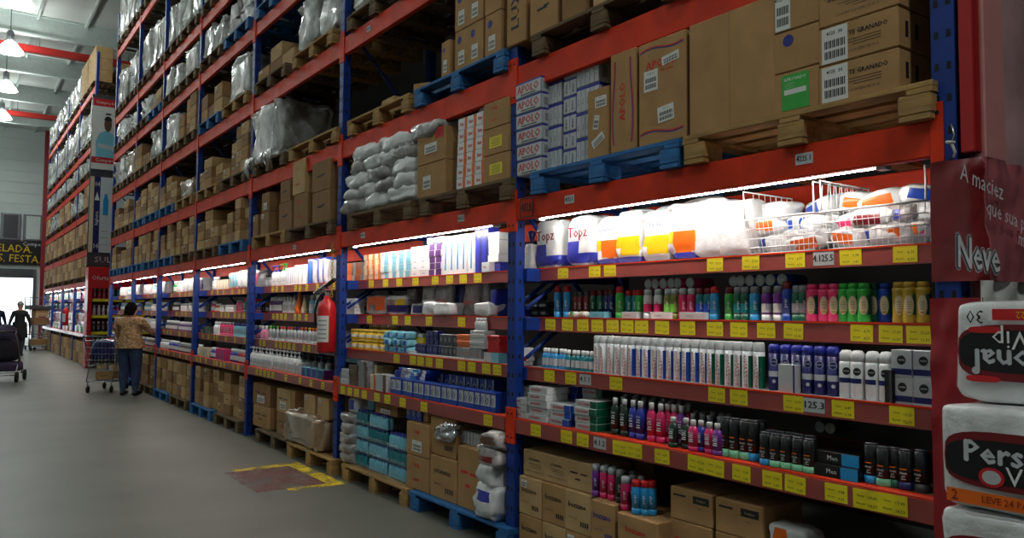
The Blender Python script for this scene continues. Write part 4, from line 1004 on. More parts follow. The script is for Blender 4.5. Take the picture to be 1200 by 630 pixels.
stack(1, 2, 530, 88, .014, 1, 'lgrey', 'flat white tray edge', .05, cols=4, d=.12)
stack(1, 2, 505, 31, .072, 1, 'navy', 'slim navy box in the front tray', .04, z0=.016, cols=9, d=.06, txt='I', ink='silver', size=.5)
stack(1, 2, 530, 18, .072, 1, 'dgrey', 'dark grey box with pale oval', .04, z0=.016, cols=4, d=.06, txt='0', ink='lgrey', size=.7)
stack(1, 2, 554, 29, .07, 1, 'grey', 'grey orange-marked box', .04, z0=.016, cols=6, d=.06, txt='x', ink='orange', size=.6)
stack(1, 2, 510, 14, .034, 3, 'navy', 'tiny stacked navy box', .06, z0=.09, cols=3, d=.06, txt='o', ink='silver', size=.7)
stack(1, 2, 529, 22, .085, 1, 'dgrey', 'tall grey box with pale oval', .06, z0=.09, cols=4, d=.06, txt='0', ink='lgrey', size=.7)
stack(1, 2, 548, 15, .022, 4, 'orange', 'thin orange box', .06, z0=.09, d=.08); stack(1, 2, 565, 18, .024, 5, 'lgrey', 'thin white box', .05, z0=.09, d=.09); stack(1, 2, 584, 15, .022, 5, 'red', 'thin red box', .08, z0=.07, d=.09); stack(1, 2, 575, 9, .066, 1, 'lgrey', 'square white box near red boxes', .05, d=.07); stack(1, 2, 585, 9, .066, 1, 'aqua', 'square pale blue box near red boxes', .05, d=.07)
row(1, 2, 'cotton_swab_pot', small_bottle('lgrey', 'white', .022, .09, None), 561, 568, 3, .06, 'tiny clear bottle on the thin white boxes', 'bottle', 'tiny clear bottles', z=.216)
# bottom shelf
stack(1, 3, 402, 6, .05, 2, 'grey', 'grey brown box by the upright', .06, txt='x', ink='brown', size=.5); stack(1, 3, 410, 9, .045, 3, 'lgrey', 'grey box with dark print', .06, txt='sabao', ink='dgrey', size=.4)
stack(1, 3, 420, 10, .045, 4, 'brown', 'brown box with orange mark', .06, txt='o', ink='orange', size=.7); stack(1, 3, 431, 11, .045, 5, 'grey', 'grey striped box', .06, band='brown')
stack(1, 3, 420, 18, .05, 2, 'aqua', 'pale aqua box topping the left stacks', .18, z0=.185, d=.1)
stack(1, 3, 444, 14, .032, 6, 'cream', 'cream flat box', .16, d=.16); stack(1, 3, 451, 16, .03, 4, 'cream', 'long cream flat box', .3, z0=.08, d=.16)
stack(1, 3, 441, 6, .13, 1, 'cream', 'upright cream box with orange line', .04, d=.08, band='orange'); stack(1, 3, 453, 13, .14, 1, 'lgrey', 'upright white box with dark side', .05, d=.1, band='brown', bandpos=.7)
for c in range(19):
    px = 463+(588-463)*((c+.5)/19)**.97
    stack(1, 3, px, 6.4, .13, 1, 'blue', 'blue and grey upright box', .06, d=.1, front='lgrey', txt='0', ink='navy', size=.62, wave=True)
stack(1, 3, 543, 86, .13, 1, 'blue', 'taller blue box behind', .22, z0=.06, cols=10, d=.1, front='blue', txt='O', ink='white', size=.6, band='lgrey', bandpos=.75)
for i in range(9):
    p_ = 476+(i % 3)*12+(i//3)*2
    row(1, 3, 'lotion_box', pbox(.17, .12, .026, ('royal', 'white', 'blue')[i % 3], band=('lgrey', 'sky', 'white')[i % 3], bandpos=.5), p_, p_, 1, .12, ('royal blue', 'white', 'mid blue')[i % 3]+' flat box on the heap', 'box', z=.132+.027*(i//3), jr=.3)
# floor level
pallet('wood', ypx(437, P-.04, .1), 0, 'pale wooden pallet carrying blue bottle packs', under(1), L=1.24, x=P-.05)
pallet('wood_blue', ypx(533, P-.04, .1), 0, 'blue wooden pallet carrying brown cartons', under(1), L=1.3, x=P-.05)
@memo
def bottle_pack(c, w, h, n, seed):
    m = MB()
    for i in range(n):
        for j in range(2):
            y = -w/2+w*(i+.5)/n; m.lathe([(c, [(w/n*.46, .004), (w/n*.49, h*.12), (w/n*.49, h*.62), (w/n*.2, h*.8)]), ('royal' if seed else 'dgrey', [(w/n*.22, h*.8), (w/n*.22, h*.93)])], 8, (-.07+j*w/n, y, 0))
    bt_ = m.mesh('bottles')
    fl = MB().box(-.12, -w/2-.004, 0, .2, w/2+.004, h*.3, 'clear_film', .012).mesh('film')
    return [('film', fl), ('bottles', bt_)]
for r_ in range(4):
    for i, px in enumerate((429, 449, 467)):
        if r_ == 3 and i == 2: continue
        put('bottle_pack', bottle_pack('aqua' if (r_+i) % 3 else 'teal', .34 if i else .22, .13, 8 if i else 5, 1), (P+.12, ypx((424, 443, 467)[i], P+.04, .3), .141+.122*r_), 'pale blue shrink-wrapped bottle pack', under(1), 'bottle pack', 'pale blue bottle packs', rz=random.uniform(-.02, .02))
for r_ in range(5): put('paper_pack', bag_mesh(.24, .3, .095, 500+r_, base='film_grey', amp=.02).mesh('paper_pack'), (P+.12, ypx(410, P+.03, .3), .141+.085*r_), 'grey crumpled pack beside the upright', under(1), 'pack', 'grey crumpled packs')
put('nappy_pack', puff(.2, .24, .16, 508, .6, .6, .01, m=lambda c: 'royal' if abs(c.z-.09) < .035 and abs(c.y) < .05 else 'film_white').mesh('nappy_pack'), (P+.15, ypx(414, P+.05, .68), .566), 'round white pack with blue mark', under(1), 'pack')
put('bottle_pack', bottle_pack('aqua', .12, .14, 3, 1), (P+.18, ypx(430, P+.06, .7), .63), 'small bottle pack beside the round white pack', under(1), 'bottle pack')
fcarton(1, 452, .63, .4, .3, .1, 'cardboard_dark', 9, '', 'ink', 7, 'brown carton lying on blue bottle packs', X=P+.2)
Z1 = .141
fcarton(1, 489, Z1, .35, .4, .25, 'cardboard', 10, 'Tody', 'ink_red', 0, 'lower carton with red script', X=P+.2); fcarton(1, 489, Z1+.252, .35, .4, .25, 'cardboard', 10, 'Tody', 'ink_red', 7, 'upper carton with red script and white label', X=P+.2)
fcarton(1, 519, Z1, .38, .4, .3, 'cardboard', 1, 'cotonetes', 'ink', 0, 'lower carton with black lettering', X=P+.2); fcarton(1, 519, Z1+.302, .37, .4, .28, 'cardboard', 1, 'cotonetes', 'ink', 0, 'upper carton with black lettering', X=P+.22)
fcarton(1, 550, Z1, .31, .42, .42, 'cardboard', 9, '', 'ink_red', 0, 'large carton with red panel print', X=P+.21)
for i in range(9): put('swab_box', pbox(.032, .1, .09, 'lgrey', txt='I', ink='royal', size=.5), (P+.12, ypx(541+3.7*i, P+.07, .6), Z1+.421), 'small white box with blue end', under(1)+' near silver film', 'box', 'small white boxes in silver film', rz=.02)
put('film_bag', puff(.24, .2, .13, 521, .7, .6, .04, 14, 40, 26, 'foil').mesh('film_bag'), (P+.06, ypx(523, P, .6), Z1+.425), 'shiny silver film bag', under(1), 'bag')
fcarton(1, 497, Z1+.505, .12, .1, .09, 'cardboard_light', 0, '', 'ink', 0, 'tiny pale carton', X=P+.12)
for i in range(3): put('lotion_box', pbox(.075, .1, .1, 'blue', txt='O', ink='white', size=.6), (P+.1, ypx(479+6*i, P+.05, .7), Z1+.504), 'blue and white box on red script carton', under(1), 'box')
for i, (z, w, h, bd, ds) in enumerate(((.0, .26, .24, ((.5, .75, 'royal', -.2, .3),), 'bottom white nappy bag with blue mark'), (.2, .2, .18, (), 'middle crumpled clear bag'), (.36, .24, .12, ((.2, .5, 'dred', -.3, .3),), 'striped clear bag in bag pile'), (.46, .22, .12, ((.3, .6, 'brown', -.4, .2),), 'top clear bag with dark stripes'))):
    put('nappy_bag', bag_mesh(w, .26, h, 530+i, bd, 'film_white' if i < 2 else 'film_grey', e1=.5, amp=.025).mesh('nappy_bag'), (P+.06, ypx(572, P-.02, .3)-.02*i, Z1+z), ds+' beside the orange-footed upright', under(1), 'bag')
# first pallet level
pallet('wood_old', ypx(441, P-.04, 2.3), LV['A'], 'weathered pallet under white sacks', onlevel(1, 'A'), L=1.22); pallet('wood_old', ypx(540, P-.04, 2.3), LV['A'], 'dark pallet under brown cartons', onlevel(1, 'A'), L=1.22)
for r_ in range(5):
    n = (3, 4, 3, 4, 3)[r_]
    for i in range(n):
        y0, y1 = ypx(401+r_*3, P, 2.4), ypx(486 if r_ < 4 else 520, P, 2.4)
        put('nappy_sack', puff((y0-y1)/n*1.12, .4, .155, 560+r_*5+i, .65, .6, .03, 12, 26, 16, 'film_white' if (r_+i) % 3 else 'film_grey').mesh('nappy_sack'), (P+.16, y0+(y1-y0)*(i+.5)/n, ZA+.112*r_), 'puffy white plastic sack', onlevel(1, 'A'), 'sack', 'puffy white sacks', rz=random.uniform(-.1, .1))
lcarton('A', 505, .44, .4, .25, ZA, 'cardboard', 10, '', 'ink_red', 1, 'lower carton with barcode label left of center', bb=1, X=P+.18); lcarton('A', 505, .44, .4, .25, ZA+.252, 'cardboard', 10, '', 'ink_red', 9, 'upper carton with white and red labels', bb=1, X=P+.18)
lcarton('A', 530, .27, .4, .28, ZA, 'cardboard_dark', 6, '', 'ink', 0, 'lower seamed carton behind', bb=1, X=P+.3); lcarton('A', 530, .27, .4, .26, ZA+.282, 'cardboard_light', 6, '', 'ink', 0, 'upper seamed carton behind', bb=1, X=P+.3)
for r_ in range(6):
    for i, px in enumerate((540.5, 551, 562)): put('soap_pack', pbox(.125, .2, .085, 'lgrey', front='white', txt='lux', ink='red', size=.5, band='orange'), (P+.1, ypx(px+.8*r_*.4, P, 2.6), ZA+.086*r_), 'red-white soap pack', onlevel(1, 'A'), 'soap pack', 'red and white soap packs', rz=random.uniform(-.04, .04))
for i in range(3): lcarton('A', 581, .3, .4, .18, ZA+.182*i, 'cardboard', 10 if i == 2 else 0, 'Tody' if i == 2 else '', 'ink_red', 2 if i < 2 else 0, 'carton with yellow label' if i < 2 else 'carton with red script on top', bb=1)
put('film_sheet', puff(.2, .03, .24, 590, .8, .8, .03, 14, m='film_grey').mesh('film_sheet'), (P+.05, ypx(562, P, 2.85), 2.69), 'torn clear film hanging', 'below the blue pallet of the second bay', 'film')
# second pallet level
pallet('wood', ypx(440, P-.04, 3.15), LV['C'], 'yellow wooden pallet with film-covered carton', onlevel(1, 'C'), L=1.2); pallet('wood_blue', ypx(533, P-.04, 3.15), LV['C'], 'bright blue pallet with logo cartons', onlevel(1, 'C'), L=1.25)
lcarton('C', 454, .24, .3, .15, ZC, 'cardboard_light', 9, '', 'ink_red', 0, 'small pale carton with red print', bb=1, X=P+.3)
put('film_sheet', puff(.5, .5, .26, 600, .6, .6, .04, 9, m='film_grey').mesh('film_sheet'), (P+.6, ypx(455, P+.4, 3.2), ZC), 'loose clear film heap', onlevel(1, 'C'), 'film')
lcarton('C', 522, .12, .4, .27, ZC, 'cardboard', 5, '', 'ink', 7, 'small logo carton at left end', bb=1)
for i, px in enumerate((541, 557, 577)):
    lcarton('C', px, .19, .4, .29, ZC, 'cardboard', 5, '', 'ink', 7, 'lower logo carton', bb=1); lcarton('C', px, .19, .4, .3, ZC+.292, 'cardboard', 5, '', 'ink', 7 if i < 2 else 0, 'upper logo carton', bb=1)
lcarton('C', 489, .16, .2, .12, ZC, 'cardboard', 0, '', 'ink', 0, 'torn open little carton', bb=1, X=P+.2, rz=.5)
put('film_sheet', puff(.2, .2, .15, 603, .6, .6, .04, 12, m='film_grey').mesh('film_sheet'), (P+.3, ypx(503, P+.2, 3.3), ZC), 'small crumpled film ball', onlevel(1, 'C'), 'film')
# ============================================================ third bay
row(2, 0, 'lotion_bottle', small_bottle('lgrey', 'dgrey', .035, .17, 'white'), 297, 318, 6, .08, 'grey dark-capped bottle', 'bottle', 'grey dark-capped bottles')
row(2, 0, 'bleach_bottle', pump('white', 'royal', .038, .25), 322, 327, 2, .06, 'white blue-capped bottle', 'bottle', 'white bottles', jr=.1); row(2, 0, 'bleach_bottle', pump('white', 'green', .038, .26), 332, 336, 2, .06, 'white green-capped bottle', 'bottle', 'white bottles', jr=.1)
row(2, 0, 'soap_box', pbox(.1, .08, .2, 'white', stripes=2, ink='blue'), 341, 346, 2, .06, 'white blue-striped box', 'box', jr=.05); row(2, 0, 'soap_box', pbox(.11, .08, .22, 'white'), 351, 361, 3, .06, 'plain bright white box', 'box', jr=.05); row(2, 0, 'soap_box', pbox(.12, .08, .27, 'blue', stripes=1, ink='sky'), 367, 367, 1, .07, 'tall blue box', 'box')
row(2, 0, 'nappy_pack', bag_mesh(.14, .14, .27, 640, ((0, 1, 'royal', .1, .5), (.9, 1, 'royal'))).mesh('nappy_pack'), 374, 388, 3, .09, 'blue and white nappy pack', 'pack', 'blue and white nappy packs', jr=.05)
row(2, 1, 'bottle', small_bottle('brown', 'orange', .03, .13), 294, 314, 6, .14, 'dim amber bottle', 'bottle', 'dim bottles')
row(2, 1, 'lotion_bottle', small_bottle('violet', 'white', .03, .19, 'white'), 319, 331, 5, .06, 'white and lilac bottle', 'bottle', 'lilac bottles'); row(2, 1, 'lotion_bottle', small_bottle('white', 'white', .03, .19), 334, 345, 4, .06, 'plain white bottle', 'bottle', 'plain white bottles')
row(2, 1, 'cleaner_bottle', MB().lathe([('orange', [(.05, 0), (.05, .04), (.03, .12), (.012, .2), (.02, .22), (.012, .24)])], 14).mesh('cleaner_bottle'), 351, 351, 1, .06, 'conical orange bottle', 'bottle'); row(2, 1, 'cleaner_bottle', MB().lathe([('cream', [(.04, 0), (.04, .04), (.02, .12), (.01, .18), (.01, .2)])], 14).mesh('cleaner_bottle'), 357, 357, 1, .06, 'conical cream bottle', 'bottle')
row(2, 1, 'lotion_bottle', small_bottle('aqua', 'white', .035, .2), 366, 373, 2, .06, 'aqua bottle', 'bottle', 'aqua bottles')
row(2, 2, 'lotion_bottle', small_bottle('rose', 'white', .032, .16, 'rose'), 297, 313, 5, .1, 'pink and white bottle', 'bottle', 'pink bottles')
for i, c in enumerate(('lime', 'green', 'lime', 'pink', 'orange', 'pink', 'orange', 'purple', 'purple', 'orange', 'orange', 'yellow', 'orange', 'orange', 'yellow', 'yellow')):
    row(2, 2, 'shampoo_bottle', shampoo('silver', c, .06, .04, .165, 'x', 'grey'), 317+4.1*i, 317+4.1*i, 1, .05, f'clear {c}-capped bottle', 'bottle', 'clear bottles with bright caps', jr=.1)
row(2, 3, 'pump_bottle', pump('white', 'lgrey', .036, .23), 293, 350, 15, .05, 'white pump bottle', 'bottle', 'white pump bottles', jr=.4); row(2, 3, 'pump_bottle', pump('lgrey', 'grey', .036, .2), 300, 385, 14, .2, 'back-row pale bottle', 'bottle', 'pale bottles at the back', jr=.4)
row(2, 3, 'soap_box', pbox(.09, .1, .09, 'aqua', front='teal', band='royal', bandpos=.2), 360, 380, 4, .06, 'teal box with blue lid', 'box', 'teal boxes', jr=.05); row(2, 3, 'soap_box', pbox(.1, .1, .12, 'lgrey'), 352, 357, 2, .08, 'pale grey box before teal boxes', 'box', jr=.05); row(2, 3, 'soap_box', pbox(.06, .1, .09, 'violet'), 385, 385, 1, .06, 'small violet box', 'box')
pallet('wood_old', ypx(318, P-.04, .1), 0, 'weathered floor pallet under big cartons', under(2), L=1.2, x=P-.03); pallet('wood', ypx(363, P-.04, .1), 0, 'floor pallet under film-wrapped cartons', under(2), L=1.2, x=P-.06)
for i, px in enumerate((306, 332)):
    for r_ in range(2): fcarton(2, px, Z1+.25*r_, .58 if i == 0 else .42, .4, .248, CB[(i+r_) % 3], 9, '', 'ink', 7 if r_ else 0, 'large brown carton left of the wrapped load', X=P+.24, group=GC)
fcarton(2, 341, Z1, .2, .3, .5, 'cardboard', 0, '', 'ink', 8, 'upright carton beside wrapped load', X=P+.2)
for i, px in enumerate((362, 378)): fcarton(2, px, .45, .28, .34, .2, 'cardboard_light', 0, '', 'ink', 8, 'carton with white label on the wrapped load', X=P+.2)
put('wrapped_load', puff(1.02, .5, .33, 651, .25, .25, .035, 10, 70, 26, 'wrap_brown').mesh('wrapped_load'), (P+.2, ypx(357, P, .3), Z1), 'low brown load in shiny clear film', under(2), 'wrapped load')
pallet('wood', ypx(313, P-.04, 2.3), LV['A'], 'pallet under small cartons', onlevel(2, 'A'), L=1.15); pallet('wood_old', ypx(360, P-.04, 2.3), LV['A'], 'pallet under big cartons', onlevel(2, 'A'), L=1.25)
for px, z, w, h, lb in ((299, 0, .18, .26, 8), (310, 0, .28, .26, 8), (311, .262, .26, .22, 7)): lcarton('A', px, w, .4, h, ZA+z, 'cardboard_dark', 0, '', 'ink', lb, 'small brown carton', bb=2, group='small brown cartons')
for px, z, w, h, s, t in ((334, 0, .4, .3, 9, ''), (352, 0, .4, .34, 10, 'Wit'), (376, 0, .46, .3, 9, ''), (334, .3, .3, .24, 9, ''), (350, .342, .36, .36, 10, '+'), (376, .302, .46, .3, 9, '')):
    lcarton('A', px, w, .42, h, ZA+z, CB[int(px) % 3], s, t, 'ink_red' if s == 10 else 'ink', 0, 'big brown carton with '+('red mark' if s == 10 else ('vertical print' if s == 7 else 'faint print')), bb=2)
pallet('wood', ypx(364, P-.04, 3.15), LV['C'], 'bare yellow pallet', onlevel(2, 'C'), L=1.3); pallet('wood_old', ypx(313, P-.04, 3.15), LV['C'], 'pallet under tall wrapped load', onlevel(2, 'C'), L=1.1)
@memo
def wrapped(w, d, h, seed, mk='wrap'):
    m = puff(w, d, h, seed, .2, .25, .045, 10, 64, 34, mk)
    return m.mesh('wrapped_load')
put('wrapped_load', wrapped(.95, .7, .67, 661), (P+.32, ypx(311, P, 3.5), ZC), 'tall silvery film-wrapped load with torn fringe', onlevel(2, 'C'), 'wrapped load')
fr = MB()
for i in range(16):
    y = -.45+.9*i/15; L = .1+.16*random.random(); fr.tube([(0, y, 0), (-.03*random.random(), y+.02*random.uniform(-1, 1), -L*.5), (.01, y+.05*random.uniform(-1, 1), -L)], [.03, .022, .006], 'wrap', 5)
put('film_fringe', fr.mesh('film_fringe'), (P-.02, ypx(306, P, 3.3), ZC+.1), 'torn film strips hanging', 'over beam of the third bay\'s second pallet level', 'film')
# ====================================== remaining bays of the near rack
PALC = [('pink', 'pink'), ('white', 'white'), ('aqua', 'pale blue'), ('lgrey', 'pale grey'), ('green', 'green'), ('royal', 'royal blue'), ('orange', 'orange'), ('violet', 'violet'), ('cream', 'cream'), ('teal', 'teal'), ('red', 'red'), ('dgrey', 'dark grey')]
def mix(b, k, seq, offs=.06):
    """seq: (fraction0, fraction1, n, kind, colour index, height)"""
    ya, yb = YU[b+1]-.12, YU[b]+.08
    for f0, f1, n, kind, ci, h in seq:
        c, nm = PALC[ci]; X = P+DS[k]+offs
        for i in range(n):
            f = f0+(f1-f0)*((i+.5)/n); y = ya+(yb-ya)*f; w = (ya-yb)*(f1-f0)/n*.88
            if kind == 'bottle': me, nme = small_bottle(c, 'white' if ci != 1 else 'lgrey', round(min(w/2, .04), 3), h, 'white').__getitem__(slice(None)), 'bottle'
            elif kind == 'shampoo': me, nme = shampoo(c, PALC[(ci+3) % 12][0], round(min(w, .07), 3), .04, h), 'shampoo_bottle'
            elif kind == 'tub': me, nme = tub(c, 'white', round(min(w/2, .05), 3), h), 'tub'
            elif kind == 'pack': me, nme = bagc(round(w, 2), h, c, ci), 'soft_pack'
            else: me, nme = pbox(round(w, 3), .1, h, c, band=PALC[(ci+5) % 12][0], bandpos=.7), 'box'
            word = {'bottle': 'bottle', 'shampoo': 'flip-cap bottle', 'tub': 'round tub', 'pack': 'soft pack'}.get(kind, 'box')
            put(nme, me, (X+random.uniform(-.005, .01), y, ZS[k]), f'{nm} {word}', onshelf(b, k), word.split()[-1], f'{nm} {word}s on {BAY[b]} bay shelves', rz=random.uniform(-.1, .1))
@memo
def bagc(w, h, c, seed): return bag_mesh(w, .14, h, 700+seed, ((.2, .7, c, -.4, .3),), nu=16, nv=10).mesh('soft_pack')
mix(3, 0, ((.04, .14, 3, 'bottle', 3, .2), (.16, .4, 5, 'box', 8, .14), (.42, .6, 3, 'pack', 2, .22), (.6, .84, 3, 'pack', 1, .24), (.84, .97, 2, 'pack', 0, .22)))
mix(3, 1, ((.02, .08, 2, 'bottle', 0, .16), (.1, .2, 3, 'bottle', 6, .12), (.22, .3, 2, 'tub', 1, .1), (.34, .5, 3, 'tub', 1, .1), (.52, .62, 3, 'shampoo', 0, .16), (.64, .74, 3, 'shampoo', 9, .18), (.76, .96, 5, 'shampoo', 7, .17)))
mix(3, 2, ((.04, .2, 4, 'box', 11, .1), (.24, .34, 3, 'bottle', 1, .18), (.36, .6, 7, 'shampoo', 0, .18), (.62, .97, 10, 'shampoo', 2, .17)))
mix(3, 3, ((.03, .1, 2, 'bottle', 8, .16), (.12, .3, 5, 'box', 8, .13), (.32, .44, 4, 'bottle', 5, .15), (.46, .68, 6, 'box', 0, .15), (.7, .82, 4, 'bottle', 5, .17), (.84, .97, 4, 'bottle', 10, .17)))
mix(4, 0, ((.04, .14, 3, 'bottle', 4, .2), (.16, .4, 5, 'bottle', 1, .2), (.42, .7, 4, 'pack', 1, .22), (.72, .97, 4, 'pack', 7, .2)))
mix(4, 1, ((.04, .24, 5, 'bottle', 11, .15), (.3, .5, 3, 'tub', 1, .13), (.55, .95, 5, 'tub', 1, .14)))
mix(4, 2, ((.04, .4, 9, 'bottle', 11, .16), (.45, .95, 11, 'bottle', 7, .15)))
mix(4, 3, ((.04, .3, 6, 'bottle', 1, .16), (.32, .6, 6, 'bottle', 5, .16), (.62, .96, 8, 'bottle', 11, .15)))
for b in (5, 6):
    mix(b, 0, ((.04, .3, 4, 'pack', 1, .2), (.34, .6, 4, 'bottle', 2, .2), (.62, .96, 4, 'pack', 1, .22)))
    mix(b, 1, ((.04, .3, 5, 'bottle', 2, .17), (.34, .6, 4, 'tub', 1, .13), (.64, .96, 5, 'bottle', 3, .16)))
    mix(b, 2, ((.04, .5, 7, 'box', 3, .17), (.52, .96, 7, 'bottle', 1, .17)))
    mix(b, 3, ((.04, .5, 7, 'bottle', 5, .15), (.52, .96, 7, 'bottle', 11, .15)))
# cartons standing on floor pallets
def cstack(y0, y1, z0, rows, n, X, place, mkf=None, hmax=.5, lab=.35, base=0, g=None, adj=''):
    """grid of cartons from y0 (far, left) to y1 (near, right)"""
    w = (y0-y1)/n
    for i in range(n):
        nr = rows if isinstance(rows, int) else rows[i]
        h = hmax/max(1, nr if isinstance(rows, int) else max(rows))
        dd = random.uniform(0, .06)
        for r_ in range(nr):
            s = 9 if random.random() < .5 else 0; lb = 8 if random.random() < lab else 0
            put('carton', carton(round(w*.96, 2), .42, round(h*.985, 3), CB[(i+r_+base) % 3], s, '', 'ink', lb, (i+r_) % 3), (X+.21+dd, y0-w*(i+.5), z0+h*r_), (adj+' ' if adj else '')+'brown carton', place, 'carton', g or 'brown cartons in stacks', rz=random.uniform(-.03, .03))
for b, rr in ((3, ((3, 1, 3, 3), (3, 4, 3, 4))), (4, ((3, 3, 3, 3), (3, 3, 3, 3))), (5, ((3, 3), (3, 3))), (6, ((3, 2), (2, 3)))):
    ym = (YU[b]+YU[b+1])/2
    for s, (a, e) in enumerate(((YU[b+1]-.1, ym+.04), (ym-.04, YU[b]+.1))):
        pallet('wood_blue' if s == 0 else 'wood_old', (a+e)/2, 0, ('blue' if s == 0 else 'dark')+' floor pallet', under(b), L=1.1, x=P-.04)
        cstack(a, e, Z1, rr[s], len(rr[s]), P+.0, f"on {'blue' if s == 0 else 'dark'} floor pallet of {BAY[b]} bay", hmax=.54)
# upper pallet levels: (bay, level): two half-bay loads, left then right
LO = {
 (3, 'A'): (('wood_old', 'c', (3, 4, 2), .62), ('wood_blue', 'c', (2, 3, 1, 4, 3), .66)),
 (3, 'C'): (('wood', 'c', (2, 3, 2), .42), ('wood_old', 'c', (1, 3, 4, 4), .62)),
 (3, 'D'): (('wood_blue', 'c', (2, 1, 2), .42), ('wood', 'w', .74, 0)),
 (3, 'E'): (('wood_old', 'w', .55, 1), ('wood_blue', 'b', .4, 0)),
 (3, 'F'): (('wood_old', 'w', 1.0, 2), ('wood_old', 'c', (2, 2), .7)),
 (4, 'A'): (('wood_blue', 'c', (3, 1, 4, 3), .6), ('wood_old', 'c', (4, 3, 3, 4), .72)),
 (4, 'C'): (('wood_blue', 'c', (3, 4, 3), .5), ('wood', 'w', .3, 5)),
 (4, 'D'): (('wood_old', 'w', .62, 0), ('wood_old', 'c', (2, 3, 3), .6)),
 (4, 'E'): (('wood_old', 'w', .56, 2), ('wood_old', 'w', .6, 0)),
 (4, 'F'): (('wood_old', 'w', .8, 1), ('wood_old', 'w', 1.05, 3)),
 (5, 'A'): (('wood_blue', 'c', (2, 3, 3), .55), ('wood_blue', 'c', (3, 2, 3), .6)),
 (5, 'C'): (('wood_blue', 'c', (3, 4), .55), ('wood_blue', 'c', (4, 3, 3), .6)),
 (5, 'D'): (('wood_old', 'c', (2, 1), .5), ('wood_old', 'w', .7, 3)),
 (5, 'E'): (('wood_old', 'b', .4, 1), ('wood_blue', 'c', (1, 2), .3)),
 (5, 'F'): (('wood_old', 'w', .95, 0), ('wood_old', 'w', .9, 2)),
 (5, 'G'): (('wood_old', 'w', 1.1, 1), ('wood_old', 'w', 1.2, 3)),
 (6, 'A'): (('wood_blue', 'c', (3, 2), .5), ('wood_blue', 'c', (2, 3), .55)),
 (6, 'C'): (('wood_old', 'c', (3, 2), .5), ('wood_old', 'c', (4, 2), .55)),
 (6, 'D'): (('wood_old', 'b', .55, 2), ('wood_old', 'w', .75, 5)),
 (6, 'E'): (('wood_old', 'b', .45, 3), ('wood_old', 'b', .35, 0)),
 (6, 'F'): (('wood_old', 'w', .9, 1), ('wood_old', 'w', .85, 0)),
 (6, 'G'): (('wood_old', 'w', 1.2, 2), ('wood_old', 'w', 1.1, 3)),
 (2, 'D'): (('wood_old', 'c', (1, 2, 1), .36), ('wood', 'w', .7, 3)),
 (2, 'E'): (('wood_blue', 'b', .4, 2), ('wood_old', 'w', .6, 1)),
 (1, 'D'): (('wood_old', 'w', .6, 1), ('wood_old', 'c', (2, 1), .4)),
 (4, 'G'): (('wood_old', 'w', 1.1, 2), ('wood_old', 'w', 1.0, 1)),
}
TONE = ['silvery', 'bulging silvery', 'tall silvery', 'crumpled silvery']
def load(spec, a, e, z, place, side, lv):
    mk, kind, v, q = spec
    lim = {'A': .54, 'C': .66, 'D': .6, 'E': .52, 'F': 1.2, 'G': 1.3}[lv]
    if kind == 'c': q = min(q, lim)
    else: v = min(v, lim*.97)
    nm = {'wood': 'pale', 'wood_old': 'weathered', 'wood_blue': 'blue'}[mk]
    pallet(mk, (a+e)/2, z, f'{side} {nm} pallet', place, L=1.1 if a-e < 1.4 else 1.2)
    z += .141; yc = (a+e)/2; w = (a-e)
    if kind == 'w':
        nb = 1 if q in (0, 5) else 2
        for i in range(nb):
            put('wrapped_load', wrapped(round(w/nb*(.84 if nb == 2 else .72), 2), .72, v, 800+q+i, 'wrap_brown' if q == 5 else 'wrap'), (P+.38, a-w*(i+.5)/nb, z), f'film-wrapped load on {side} pallet', place, 'wrapped load', 'film-wrapped pallet loads', scale=(1, 1, .97 if i == 0 else .86), rz=random.uniform(-.03, .03))
    elif kind == 'b':
        for i in range(4):
            put('plastic_sack', wrapped(round(w*.42, 2), .5, round(v*.55, 2), 830+i % 2+q, 'film_white' if i % 2 else 'film_grey'), (P+.28, a-w*(.27+.46*(i % 2)), z+v*.5*(i//2)), f'plastic sack on {side} pallet', place, 'sack', 'plastic sacks on pallets', rz=random.uniform(-.1, .1))
    else:
        cstack(a, e, z, v, len(v), P-.02, place.replace('on ', f'on {side} pallet of ', 1).replace(' pallet level', ' level'), hmax=q, base=int(z*10))
for (b, l), sp in LO.items():
    ym = (YU[b]+YU[b+1])/2
    load(sp[0], YU[b+1]-.1, ym+.05, LV[l], onlevel(b, l), 'left', l); load(sp[1], ym-.05, YU[b]+.1, LV[l], onlevel(b, l), 'right', l)
for i, px in enumerate((361, 426)):
    pass
